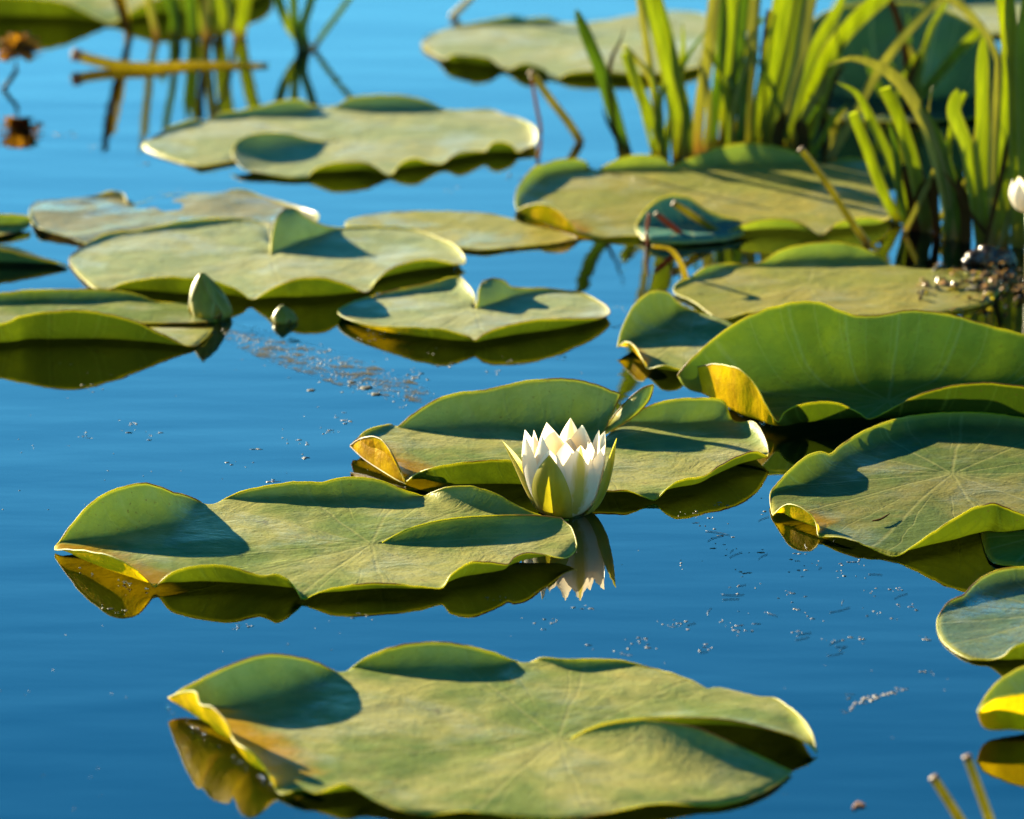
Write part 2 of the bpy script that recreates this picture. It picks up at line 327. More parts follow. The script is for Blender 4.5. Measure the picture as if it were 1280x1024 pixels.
# ------------------------------------------------------------------ lily pads
PADS = 'lily pads floating on the pond'
def pad(label, C, rim, slit_a=None, slit_b=None, mat=MP, k=0.75, z0=0.003, n=None, seed=0, amp=0.0012, margin=0.00042, flat=0.3, slit_w=0.13, slit_p=5.0, name='lily_pad', sub=0.0):
    """C: petiole pixel; rim: (u, v, height px, lean, gold); slit_a / slit_b: paths from C to the first / last rim point"""
    rim = [tuple(p) + (k, 0.0)[len(p) - 3:] if len(p) < 5 else tuple(p) for p in rim]
    is_open = slit_a is not None
    per = sum(math.dist(a[:2], b[:2]) for a, b in zip(rim, rim[1:]))
    n = n or int(max(90, min(330, per / 4.5)))
    S = catmull(rim, n if is_open else n + 1, not is_open)
    if not is_open: S = S[:-1]
    c0 = ground(*C[:2])
    base_h = C[2] if len(C) > 2 else 0
    NI, NO = 16, 12; NR = NI + NO
    rows = []; golds = []; folds = []
    foot = []
    for i, (u, v, h, kk, g) in enumerate(S):
        jit = noise.noise(Vector((u * 0.09, v * 0.09, seed * 3.1))) * 0.8 + noise.noise(Vector((u * 0.35, v * 0.35, seed * 1.7))) * 0.45 + 4.0 * max(0, noise.noise(Vector((u * 0.05, v * 0.12, seed * 5.3))) - 0.42)
        jit = max(-h * .4, min(h * .4, jit)); r3 = P(u, v + jit, h - jit) if h > 0 else P(u, v, h)
        o = Vector((r3.x - c0.x, r3.y - c0.y, 0)); L = o.length; o.normalize()
        fl = max(L * flat, L - kk * r3.z - 0.004)
        foot.append((r3, o, L, fl, kk, g))
    m = len(foot)
    for i in range(m):                                              # smooth the fold line along the rim
        acc = wsum = 0
        for d in range(-4, 5):
            j = i + d
            if is_open: j = max(0, min(m - 1, j))
            else: j %= m
            w = 5 - abs(d); acc += foot[j][3] / max(1e-6, foot[j][2]) * w; wsum += w
        folds.append(acc / wsum)
    for i in range(m):
        r3, o, L, _, kk, g = foot[i]; fl = folds[i] * L
        fold = Vector((c0.x, c0.y, z0)) + o * fl
        K = Vector((c0.x, c0.y, z0)) + o * (fl + max(0.002, (L - fl)) * 0.75 if kk >= 0 else fl + 0.10 * r3.z)
        if kk < 0: K.z = z0 + 0.35 * r3.z
        row = []
        for q in range(NI):
            t = q / NI; p = Vector((c0.x, c0.y, z0)).lerp(fold, t)
            row.append((p, t))
        for q in range(NO + 1):
            t = q / NO
            p = fold * (1 - t) ** 2 + K * 2 * t * (1 - t) + Vector((r3.x, r3.y, max(r3.z, -0.004) if r3.z < z0 else r3.z)) * t * t
            row.append((p, 1.0))
        for q, (p, t) in enumerate(row):
            wv = noise.noise(Vector((p.x * 16 + seed * 7, p.y * 11, seed))) * amp + noise.noise(Vector((p.x * 45, p.y * 45, seed + 5))) * amp * 0.35
            w = min(1, q / 5) * (1 if q < NI else 1 - 0.6 * (q - NI) / NO)
            row[q] = p + Vector((0, 0, wv * w - sub * (1 - (q / NR) ** 2)))
        if base_h: pass
        rows.append(row); golds.append(g)
    def path(sl):
        S2 = catmull([tuple(p[:3]) for p in sl], NR + 1)
        return [P(u, v, max(h, 0)) + Vector((0, 0, z0 if h <= 0.5 else 0)) for u, v, h in S2]
    if is_open:
        for sl, first in ((slit_a, True), (slit_b, False)):
            if not sl: continue
            i0 = 0 if first else m - 1; tgt = path(sl)
            # arc-length match
            d = [tgt[q] - rows[i0][q] for q in range(NR + 1)]
            # reparametrise target by distance share of the row
            Lr = [0]
            for q in range(NR): Lr.append(Lr[-1] + (rows[i0][q + 1] - rows[i0][q]).length)
            tl = Lr[-1]
            for q in range(NR + 1):
                f = Lr[q] / tl * NR; a = min(NR - 1, int(f)); d[q] = tgt[a].lerp(tgt[a + 1], f - a) - rows[i0][q]
            span = max(3, int(m * slit_w))
            for j in range(span):
                w = (1 - j / span) ** 2 * (1 + 2 * j / span)
                i = j if first else m - 1 - j
                wz = (1 - j / span) ** slit_p
                for q in range(NR + 1): rows[i][q] = rows[i][q] + Vector((d[q].x * w, d[q].y * w, d[q].z * wz))
    verts = [rows[0][0]]; edge = [0.05]; gold = [0.0]
    for i in range(m):
        tot = [0.0] * (NR + 1)
        for q in range(NR - 1, -1, -1): tot[q] = tot[q + 1] + (rows[i][q + 1] - rows[i][q]).length
        for q in range(1, NR + 1):
            verts.append(rows[i][q]); e = tot[q]
            if is_open:
                e = min(e, (rows[i][q] - rows[0][q]).length, (rows[i][q] - rows[m - 1][q]).length)
            edge.append(e); gold.append(golds[i] * max(0, min(1, (q - NI + 5) / 6)))
    faces = []
    for i in range(m if not is_open else m - 1):
        j = (i + 1) % m; a, b = 1 + i * NR, 1 + j * NR
        faces.append((0, a, b))
        for q in range(NR - 1): faces.append((a + q, a + q + 1, b + q + 1, b + q))
    # orient upwards
    loc = Vector((c0.x, c0.y, 0))
    if sum((verts[f[1]] - verts[f[0]]).cross(verts[f[2]] - verts[f[0]]).z for f in faces if len(f) == 3) < 0: faces = [f[::-1] for f in faces]
    me = mesh(name, [x - loc for x in verts], faces, {'edge': edge, 'gold': gold})
    ob = link(name, me, mat, None, loc); tag(ob, label, 'lily pad', PADS)
    line = [rows[i][NR] for i in range(m)]
    if is_open: line = [rows[0][q] for q in range(1, NR)] + line + [rows[m - 1][q] for q in range(NR - 1, 0, -1)]
    else: line = line + [line[0]]
    V, Fc = tube_geo([x - loc for x in line], [margin] * len(line), 6, False)
    link('margin', mesh('margin', V, Fc), M_MARGIN, ob)
    return ob
def lobe(parent, A, B, mat, n=26, mcols=9, bulge=0.004, gold=0.0, name='folded_lobe'):
    """leaf flap lofted between two picture curves of (u, v, h)"""
    a = [P(*p) for p in catmull(A, n)]; b = [P(*p) for p in catmull(B, n)]
    V, Fc, E, G = [], [], [], []; loc = parent.location
    for i in range(n):
        for j in range(mcols):
            t = j / (mcols - 1); p = a[i].lerp(b[i], t); p = p + Vector((0, -1, 0.2)) * bulge * math.sin(math.pi * t) * math.sin(math.pi * i / (n - 1))
            V.append(p - loc); E.append(min(t, 1 - t) * (a[i] - b[i]).length); G.append(gold)
    for i in range(n - 1):
        for j in range(mcols - 1): q = i * mcols + j; Fc.append((q, q + 1, q + mcols + 1, q + mcols))
    o = link(name, mesh(name, V, Fc, {'edge': E, 'gold': G}), mat, parent)
    V, Fc = tube_geo([x - loc for x in a + b[::-1]], [0.0005] * (2 * n), 6, False)
    link('lobe_margin', mesh('lobe_margin', V, Fc), M_MARGIN, o)
    return o
#PADS_BEGIN
exec_pads = None

# front pad
pad('large front pad with golden curled left flap and slit opening to the right', (698, 932),
    [(1021, 941, 3), (1013, 913, 16), (995, 891, 12), (970, 874, 8), (945, 871, 6), (905, 861, 5), (887, 863, 5), (866, 852, 8), (839, 842, 9), (816, 836, 8), (783, 827, 12), (751, 824, 15), (708, 824, 17), (679, 822, 15), (665, 827, 7), (656, 831, 3), (640, 825, 10), (611, 814, 23), (557, 803, 34), (503, 806, 33), (460, 821, 21), (439, 836, 7), (428, 843, 3), (417, 839, 9), (396, 828, 24), (367, 820, 39), (334, 818, 48), (299, 827, 49), (263, 843, 44), (234, 858, 30, .75, .1), (216, 870, 18, .4, .8),
     (210, 873, 14, .4, 1), (228, 865, 44, .6, 1), (245, 865, 60, .7, 1), (250, 880, 52, .7, 1), (266, 884, 58, .7, 1), (284, 904, 50, .7, 1), (291, 924, 36, .7, 1), (300, 932, 42, .7, 1), (316, 942, 40, .7, 1), (331, 960, 26, .6, 1), (344, 986, 7, .4, .6),
     (354, 994, 4, .5, .2), (374, 987, 12), (396, 992, 11), (414, 985, 17), (432, 981, 21), (453, 992, 14), (478, 1006, 8), (503, 1014, 7), (539, 1019, 5), (575, 1015, 10), (611, 1017, 9), (650, 1022, 6), (690, 1024, 6), (733, 1021, 8), (780, 1012, 11), (823, 1005, 11), (873, 1007, 5), (905, 1006, 4), (938, 996, 5), (967, 983, 4), (990, 965, 3)],
    [(698, 932, 0), (745, 907, 26), (798, 898, 38), (860, 897, 41), (912, 900, 40), (960, 911, 30), (1002, 924, 18), (1021, 941, 3)],
    [(698, 933, 0), (745, 909, 26), (798, 900, 40), (830, 903, 42), (873, 911, 39), (909, 926, 28), (940, 941, 17), (990, 965, 3)], mat=pad_material('pad_front', gold=(0.75, 0.46, 0.004)), seed=1, z0=.004)

# middle left pad
pad('wide middle pad left of the white flower with tall green rim humps', (464, 688),
    [(711, 650, 2), (690, 648, 5), (668, 641, 13), (641, 629, 19), (620, 617, 26), (589, 608, 30), (560, 609, 25), (545, 614, 17), (531, 620, 7), (522, 618, 10), (503, 612, 17), (477, 601, 26), (452, 597, 29), (425, 598, 28), (401, 603, 24), (370, 603, 24), (339, 607, 21), (301, 615, 15), (277, 626, 6), (262, 633, 3), (250, 627, 9), (236, 620, 17), (215, 614, 36), (198, 607, 48), (177, 604, 55), (143, 612, 55), (116, 627, 47), (92, 653, 27), (74, 678, 8, .5, .2),
     (68, 687, 4, .2, .9), (85, 687, 17, .5, 1), (109, 689, 30, .55, 1), (140, 696, 37, .55, 1), (167, 711, 29, .55, 1), (184, 725, 15, .4, .9), (193, 735, 4, .3, .5),
     (199, 729, 9), (212, 718, 22), (232, 710, 30), (260, 706, 35), (287, 708, 35), (311, 715, 29), (327, 719, 26), (346, 718, 30), (360, 725, 23), (370, 737, 13), (380, 749, 4), (397, 741, 11), (425, 734, 18), (472, 729, 20), (520, 733, 15), (546, 736, 10), (555, 733, 12), (565, 718, 25), (586, 704, 34), (606, 703, 32), (634, 705, 24), (641, 698, 28), (654, 692, 30), (675, 692, 24), (696, 697, 13), (709, 697, 9), (718, 690, 11), (721, 681, 16)],
    [(464, 687, 0), (540, 676, 3), (620, 662, 3), (711, 650, 2)],
    [(464, 687, 2), (485, 674, 12), (513, 660, 22), (565, 648, 30), (641, 644, 32), (690, 646, 30), (709, 652, 28), (718, 668, 22), (721, 681, 16)], seed=2, z0=.004)

# pad behind the flower
p3 = pad('pad right behind the white flower with one tall translucent green back rim', (738, 572),
    [(776, 493, 44), (754, 484, 52), (727, 476, 59), (702, 474, 61), (661, 476, 59), (627, 483, 52), (603, 488, 47), (572, 491, 44), (544, 500, 37), (517, 517, 25), (500, 532, 12), (494, 534, 9), (488, 531, 11), (469, 535, 14), (455, 541, 14, .4, .3),
     (446, 550, 13, .1, .9), (439, 557, 10, .2, 1), (452, 549, 34, .5, 1), (469, 546, 47, .5, 1), (482, 555, 45, .5, 1), (493, 574, 32, .5, 1), (503, 597, 8, .2, .7), (508, 602, 7, .4, .2),
     (520, 593, 19), (538, 586, 33), (579, 578, 43), (620, 575, 48), (648, 577, 48), (680, 585, 40), (715, 600, 27), (740, 611, 16), (761, 614, 14), (782, 613, 15), (802, 620, 8), (819, 625, 3), (833, 612, 15), (849, 601, 24), (878, 595, 24), (898, 583, 28), (922, 570, 31), (945, 564, 26), (960, 570, 12, .6, .15), (958, 552, 18), (950, 536, 22), (941, 527, 24), (928, 528, 14), (916, 526, 10), (910, 514, 20), (902, 500, 32), (866, 498, 38), (833, 501, 36), (801, 512, 28)],
    [(738, 572, 0), (752, 545, 8), (766, 515, 26), (776, 493, 44)],
    [(738, 572, 0), (760, 545, 5), (780, 525, 14), (801, 512, 28)], seed=3, z0=.005, slit_w=.1)
lobe(p3, [(750, 545, 5), (765, 523, 18), (785, 500, 40), (802, 486, 55), (816, 481, 60)], [(752, 545, 4), (775, 532, 12), (797, 517, 26), (812, 499, 42), (817, 482, 59)], MP)

lobe(p3, [(438, 558, 16), (454, 573, 10), (470, 584, 7), (486, 594, 5), (498, 601, 3), (508, 605, 2)], [(438, 557, 18), (452, 548, 34), (469, 546, 42), (482, 555, 40), (495, 576, 26), (507, 604, 5)], MP, gold=1.0, bulge=.003)
# right pad
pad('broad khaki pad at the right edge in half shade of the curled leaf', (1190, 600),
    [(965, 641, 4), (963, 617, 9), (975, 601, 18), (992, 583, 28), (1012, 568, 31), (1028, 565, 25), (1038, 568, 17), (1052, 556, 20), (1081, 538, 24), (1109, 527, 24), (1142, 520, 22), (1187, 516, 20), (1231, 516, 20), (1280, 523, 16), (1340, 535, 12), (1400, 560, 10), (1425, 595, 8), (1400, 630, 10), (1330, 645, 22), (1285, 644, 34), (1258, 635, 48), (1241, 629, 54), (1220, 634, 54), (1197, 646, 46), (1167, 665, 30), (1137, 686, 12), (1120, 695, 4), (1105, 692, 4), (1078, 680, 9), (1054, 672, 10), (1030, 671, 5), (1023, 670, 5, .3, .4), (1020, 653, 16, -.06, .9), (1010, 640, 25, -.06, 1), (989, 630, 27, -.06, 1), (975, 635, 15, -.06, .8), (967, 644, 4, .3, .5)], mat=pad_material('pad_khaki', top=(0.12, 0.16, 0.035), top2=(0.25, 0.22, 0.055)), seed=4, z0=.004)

# big curled pad
pad('huge upright curled leaf at the right with glowing green back wall and golden flap', (1110, 512),
    [(847, 470, 30), (862, 451, 52), (894, 422, 78), (927, 400, 95), (959, 386, 103), (992, 378, 107), (1020, 377, 107), (1040, 384, 98), (1061, 392, 88), (1081, 395, 84), (1105, 393, 86), (1134, 388, 90), (1166, 390, 88), (1199, 396, 82), (1239, 408, 72), (1280, 418, 64), (1340, 435, 56), (1400, 460, 42), (1420, 490, 30), (1380, 500, 40), (1330, 490, 50), (1280, 483, 56), (1227, 479, 60), (1187, 483, 56), (1150, 493, 46), (1113, 512, 27), (1087, 524, 13), (1073, 516, 22), (1048, 505, 36), (1024, 503, 40), (996, 507, 37), (980, 516, 28), (972, 527, 18, .2, .3), (959, 508, 34, -.06, .9), (943, 479, 56, -.06, 1), (923, 461, 67, -.06, 1), (898, 455, 60, -.06, 1), (878, 457, 48, -.06, 1), (860, 462, 38, .2, .8)],
    mat=MP_DEEP, seed=5, z0=.006, k=.7, flat=.2)

# left back pad with slit at the back
pad('large pale pad at back left with a raised fin beside its slit', (338, 321),
    [(357, 260, 40), (371, 262, 39), (381, 270, 31), (402, 281, 16), (420, 285, 8), (452, 284, 7), (503, 285, 6), (527, 290, 6), (551, 299, 7), (568, 307, 9), (579, 319, 10), (581, 330, 5, .7, .4), (568, 330, 9), (537, 324, 20), (513, 327, 21), (489, 335, 18), (472, 349, 9), (461, 364, 5), (450, 364, 8), (438, 357, 19), (417, 350, 30), (400, 347, 35), (371, 349, 34), (344, 359, 23), (323, 371, 10), (313, 374, 5), (303, 367, 12), (285, 357, 21), (261, 350, 28), (220, 346, 31), (179, 349, 23), (151, 355, 14), (136, 361, 6), (119, 361, 3), (107, 352, 3), (93, 337, 3), (86, 325, 4), (93, 316, 5), (113, 302, 7), (137, 292, 8), (179, 287, 8), (234, 276, 10), (282, 273, 8), (320, 276, 5), (336, 282, 4)],
    [(338, 321, 1), (339, 303, 14), (341, 288, 25), (346, 271, 36), (357, 260, 40)],
    [(338, 321, 0), (338, 300, 1), (336, 282, 4)], mat=MP_PALE, seed=6, slit_w=.09)

# heart pad
pad('small heart shaped pad in the middle with its slit at the back', (592, 392),
    [(603, 352, 25), (617, 348, 28), (629, 350, 25), (637, 357, 17), (647, 360, 12), (675, 360, 10), (702, 363, 8), (730, 367, 8), (751, 378, 7), (761, 386, 8), (761, 393, 8), (744, 398, 12), (709, 398, 21), (675, 399, 26), (634, 407, 24), (606, 417, 18), (594, 426, 10), (586, 421, 14), (555, 412, 22), (513, 409, 20, .75, .3), (469, 407, 14, .7, .6), (438, 400, 11, .6, .7), (422, 391, 8, .7, .4), (434, 381, 6), (462, 371, 7), (503, 361, 9), (538, 354, 12), (562, 347, 17), (576, 347, 18)],
    [(592, 392, 0), (597, 376, 13), (598, 364, 22), (603, 352, 25)],
    [(592, 392, 0), (594, 378, 6), (590, 363, 14), (576, 347, 18)], mat=MP_PALE, seed=7, slit_w=.1)

# left edge pad
pad('pad at the left edge with a long bright rim and reflection beside the closed bud', (60, 408),
    [(271, 402, 2), (254, 387, 3), (234, 380, 4), (206, 378, 5), (193, 376, 7), (165, 367, 12), (131, 362, 15), (86, 362, 16), (34, 363, 16), (0, 367, 14), (-100, 378, 10), (-190, 395, 6), (-215, 412, 6), (-180, 418, 14), (-90, 415, 24), (0, 405, 34), (27, 395, 42), (69, 389, 49), (103, 388, 49), (137, 393, 42), (172, 403, 31), (206, 419, 16), (237, 433, 4), (254, 425, 3), (266, 411, 3)],
    [(60, 408, 0), (150, 404, 3), (220, 404, 4), (271, 402, 2)],
    [(60, 408, 0), (150, 409, 1), (220, 410, 2), (266, 411, 3)], seed=8, z0=.003, slit_w=.08)

# back centre pad
pad('large yellow green pad below the tall reeds with a small golden flap', (880, 243),
    [(646, 262, 8), (645, 241, 12), (657, 220, 16), (674, 206, 18), (709, 199, 18), (733, 203, 12), (737, 217, 3), (743, 216, 4), (764, 203, 13), (791, 194, 19), (826, 196, 17), (840, 206, 8), (867, 196, 15), (892, 186, 22), (926, 180, 26), (960, 182, 24), (995, 191, 16), (1019, 203, 6), (1032, 206, 4), (1060, 198, 8), (1087, 203, 7), (1096, 223, 4), (1105, 248, 5), (1113, 268, 6), (1106, 275, 11), (1087, 272, 17), (1060, 275, 18), (1043, 282, 11), (1027, 296, 3), (1019, 292, 6), (1002, 280, 15), (978, 274, 21), (950, 275, 21), (926, 282, 16), (900, 293, 8), (850, 298, 5), (800, 294, 7), (753, 297, 3), (736, 295, 3, .5, .3), (724, 292, 5, .2, .8), (712, 278, 17, -.06, 1), (695, 261, 28, -.06, 1), (674, 255, 28, -.06, 1), (657, 258, 19, -.06, 1)],
    mat=MP_YEL, seed=9)
pad('small teal leaf leaning up in front of the yellow green pad under the reeds', (860, 294),
    [(795, 286, 8), (802, 268, 22), (819, 251, 36), (839, 244, 42), (861, 247, 38), (874, 256, 30), (895, 268, 20), (926, 277, 12), (930, 292, 5), (905, 301, 3), (860, 305, 3), (810, 302, 4)], mat=MP_TEAL, seed=10, z0=.007)
pad('pad behind the huge curled leaf with a dark back hump', (1010, 362),
    [(843, 366, 4), (847, 353, 8), (866, 345, 8), (882, 333, 12), (910, 329, 8), (935, 331, 6), (955, 326, 10), (979, 312, 18), (1012, 304, 23), (1044, 303, 23), (1073, 308, 19), (1097, 319, 10), (1112, 331, 3), (1150, 338, 2), (1207, 342, 2), (1250, 356, 2), (1230, 380, 3), (1160, 392, 4), (1080, 396, 4), (1000, 394, 4), (939, 391, 5), (910, 398, 4), (894, 396, 5), (866, 377, 4)], mat=MP_YEL, seed=11)
pad('pad with upturned left side left of the huge curled leaf', (862, 425),
    [(772, 434, 8), (778, 410, 21), (792, 382, 36), (809, 367, 42), (825, 363, 39), (837, 367, 30), (847, 378, 18), (870, 390, 8), (898, 398, 5), (930, 415, 4), (940, 440, 3), (900, 458, 4), (862, 464, 6), (847, 461, 13), (829, 457, 15), (813, 461, 6), (808, 459, 7, .2, .6), (803, 449, 14, -.06, 1), (794, 434, 19, -.06, 1), (784, 427, 18, -.06, 1), (775, 432, 10, .2, .8)], seed=12, z0=.004)
pad('ragged brown edged pad at the back left behind the pale pads', (430, 178),
    [(251, 208, 4), (225, 203, 1), (190, 192, 0), (178, 182, 1), (193, 171, 5), (213, 158, 8), (241, 150, 9), (258, 151, 5), (275, 141, 10), (303, 137, 11), (330, 131, 15), (358, 125, 19), (378, 125, 17), (388, 132, 9), (404, 133, 5), (420, 132, 8), (441, 122, 17), (472, 119, 19), (506, 120, 18), (533, 127, 12), (557, 137, 5), (585, 138, 5), (612, 137, 6), (630, 144, 5), (647, 148, 6), (664, 156, 8, .7, .3), (671, 165, 12, .7, .4), (669, 179, 9, .7, .3), (657, 186, 6), (647, 191, 4), (640, 182, 13), (623, 177, 19), (612, 182, 15), (607, 190, 8), (592, 189, 12), (575, 191, 14), (561, 199, 8), (551, 205, 5), (533, 202, 11), (520, 198, 17), (502, 203, 14), (489, 219, 3), (480, 217, 5), (471, 210, 11), (454, 203, 17), (420, 204, 18), (395, 211, 11), (382, 223, 3), (361, 222, 4), (337, 218, 5), (309, 213, 7), (296, 203, 10), (289, 190, 14)],
    [(430, 178, 0), (350, 192, 2), (300, 200, 3), (251, 208, 4)],
    [(430, 178, 0), (395, 176, 8), (358, 167, 19), (323, 167, 26), (299, 175, 23), (289, 190, 14)], mat=MP_PALE, seed=13, slit_w=.08)
pad('flat yellowed pad with a wet patch between the heart pad and the reeds', (575, 289),
    [(431, 280, 2), (462, 269, 2), (503, 265, 3), (555, 265, 3), (606, 267, 3), (637, 273, 2), (660, 282, 1), (702, 291, 2), (722, 298, 3, .7, .4), (709, 301, 4, .7, .4), (675, 306, 3), (640, 309, 3), (606, 312, 4), (579, 311, 3), (530, 305, 2), (470, 298, 2)], mat=pad_material('pad_yellow_wet', top=(0.38, 0.34, 0.07), top2=(0.44, 0.36, 0.08), glow=(0.10, 0.11, 0.006), wet=0.6, gboost=0.3), seed=14, z0=.002, amp=.0006)
pad('half sunken brown pad drifting at the back left', (215, 268),
    [(37, 268, 2), (45, 254, 2), (82, 251, 2), (117, 246, 3), (137, 239, 6), (155, 243, 6), (164, 256, 1), (210, 243, 1), (270, 243, 1), (300, 238, 3), (330, 246, 2), (372, 258, 4), (398, 270, 5), (380, 288, 1), (300, 300, 1), (200, 304, 1), (113, 305, 2), (89, 299, 3), (62, 291, 5), (46, 284, 6)], mat=MP_BROWN, seed=15, z0=.0006, amp=.0030)
pad('small bright green rim of a pad at the left edge upper of two', (-90, 286),
    [(38, 279, 6), (33, 270, 14), (0, 268, 18), (-60, 268, 18), (-150, 275, 12), (-220, 288, 6), (-200, 296, 5), (-130, 302, 5), (-60, 300, 6), (0, 294, 5), (28, 287, 3)], seed=16)
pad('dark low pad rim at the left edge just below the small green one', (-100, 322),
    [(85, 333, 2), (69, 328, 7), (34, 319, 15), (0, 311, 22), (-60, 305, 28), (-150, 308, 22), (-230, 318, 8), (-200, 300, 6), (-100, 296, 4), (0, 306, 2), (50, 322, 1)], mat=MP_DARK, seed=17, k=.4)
pad('pale distant pad at the top behind the left reeds of the tall clump', (720, 60),
    [(527, 54, 3, .7, .5), (533, 47, 5), (544, 42, 4), (568, 34, 5), (606, 26, 8), (643, 20, 12), (657, 24, 9), (685, 22, 10), (705, 29, 4), (747, 27, 3), (800, 18, 4), (850, 14, 4), (885, 22, 4), (897, 50, 4), (886, 76, 6), (860, 86, 9), (808, 92, 10), (760, 89, 11), (736, 88, 12), (712, 91, 9), (698, 98, 3), (688, 98, 2), (681, 88, 8), (661, 80, 14), (647, 81, 11), (638, 87, 4), (626, 85, 4, .5, .4), (612, 74, 14), (592, 70, 17), (568, 68, 15), (557, 74, 8), (545, 70, 3), (532, 62, 3, .7, .5)], mat=MP_PALE, seed=18)
pad('green pad cut off by the top left corner with two raised front rims', (140, -14),
    [(137, 31, 2), (127, 26, 6), (103, 14, 17), (79, 3, 27), (45, -2, 32), (0, -5, 34), (-60, -8, 32), (-110, -20, 16), (-80, -42, 8), (20, -62, 6), (140, -66, 6), (250, -62, 6), (330, -40, 8), (340, -18, 14), (310, -8, 20), (260, -5, 26), (210, -3, 28), (179, 6, 22), (151, 24, 7)], seed=19)
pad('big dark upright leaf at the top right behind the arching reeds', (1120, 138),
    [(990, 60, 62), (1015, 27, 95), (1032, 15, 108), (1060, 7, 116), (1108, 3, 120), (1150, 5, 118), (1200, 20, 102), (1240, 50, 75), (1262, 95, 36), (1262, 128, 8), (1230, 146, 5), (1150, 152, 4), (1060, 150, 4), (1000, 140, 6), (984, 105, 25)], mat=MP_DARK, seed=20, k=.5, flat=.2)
pad('distant grey green pad along the top right behind the dark upright leaf', (1190, 18),
    [(1040, 12, 10), (1080, -20, 24), (1150, -34, 30), (1230, -32, 28), (1310, -12, 14), (1340, 14, 5), (1290, 36, 5), (1190, 44, 5), (1090, 36, 5)], mat=MP_PALE, seed=21)
pad('pale small pad at the right edge under the raised khaki rim', (1310, 674),
    [(1225, 655, 3), (1241, 645, 4), (1270, 641, 4), (1330, 640, 4), (1400, 655, 4), (1420, 678, 3), (1380, 702, 3), (1320, 710, 3), (1280, 708, 3), (1244, 704, 3), (1233, 691, 3), (1227, 670, 2)], mat=MP_DEEP, seed=22, z0=.0035)
pad('round wet pad at the right edge with a pool on its face', (1335, 770),
    [(1172, 787, 2), (1173, 771, 3), (1185, 753, 7), (1203, 744, 10), (1215, 732, 13), (1233, 719, 17), (1256, 711, 19), (1280, 709, 19), (1340, 712, 16), (1420, 730, 8), (1470, 765, 4), (1440, 800, 6), (1370, 815, 14), (1320, 806, 28), (1280, 804, 32), (1264, 811, 24), (1253, 821, 12), (1236, 825, 4), (1215, 824, 3), (1197, 817, 2), (1179, 803, 1)], mat=MP_WET, seed=23, z0=.002)
pad('lifted pad at the right edge near the bottom showing its golden underside', (1400, 905),
    [(1222, 891, 30, .3, .6), (1230, 873, 42, .3, 0), (1246, 854, 50), (1263, 842, 52), (1280, 834, 50), (1340, 815, 40), (1420, 818, 25), (1520, 850, 8), (1570, 890, 4), (1530, 930, 5), (1450, 930, 20), (1380, 890, 48, .3, .3), (1330, 871, 62, .2, .7), (1280, 868, 58, .2, .9), (1249, 872, 50, .2, .9), (1232, 880, 42, .2, .8)], seed=24, flat=.12, k=1.6)
#PADS_END

# ------------------------------------------------------------------ water, bed
def quad(name, z, ext, mat, label, cat):
    V = [(-ext, -8, z), (ext, -8, z), (ext, ext * 2, z), (-ext, ext * 2, z)]
    o = link(name, mesh(name, V, [(0, 1, 2, 3)], None, False), mat); return tag(o, label, cat, kind='structure')
quad('water', 0, 60, M_WATER, 'calm blue pond water mirroring the clear sky', 'water')
quad('pond_bed', -0.5, 60, M_BED, 'dark muddy bed under the pond water', 'pond bed')

# ------------------------------------------------------------------ reeds and stems
def blade_geo(px, width, lean=0.0, fold=0.25, tip='point', twist=0.0, n=34, thick=0.0006):
    """ribbon along picture points (base first); lean = metres of drift away from the camera towards the tip"""
    S = catmull([tuple(p[:2]) for p in px], n); y0 = ground(*px[0][:2]).y
    pts = [at_y(u, v, y0 + lean * (i / (n - 1)) ** 1.5) for i, (u, v) in enumerate(S)]
    w0 = width / ppm(y0) / 2; V, A, X, Fc = [], [], [], []; NC = 5
    for i, p in enumerate(pts):
        t = (pts[min(i + 1, n - 1)] - pts[max(i - 1, 0)]).normalized(); s = i / (n - 1)
        side = t.cross(Vector((0, 1, 0))).normalized(); nrm = side.cross(t)
        a = twist * s + 0.15 * math.sin(3 * s + px[0][0]); side2 = side * math.cos(a) + nrm * math.sin(a); n2 = side2.cross(t)
        w = w0 * (0.82 + 0.25 * s if s < 0.35 else 0.91)
        if tip == 'point': w *= min(1, ((1 - s) / 0.30) ** 0.75 + 0.03)
        elif tip == 'round': w *= min(1, math.sqrt(max(0.0, 1 - ((s - 0.75) / 0.25) ** 2)) + 0.05) if s > 0.75 else 1
        for side_sign in (1, -1):
            for c in range(NC):
                x = -1 + 2 * c / (NC - 1); V.append(p + side2 * (x * w) + n2 * (fold * w * (1 - abs(x)) + side_sign * thick * (1 - x * x))); A.append(s); X.append(x)
    st = NC * 2
    for i in range(n - 1):
        a, b = i * st, (i + 1) * st
        for c in range(NC - 1):
            Fc.append((a + c, a + c + 1, b + c + 1, b + c)); Fc.append((a + NC + c + 1, a + NC + c, b + NC + c, b + NC + c + 1))
    return V, Fc, {'along': A, 'across': X}
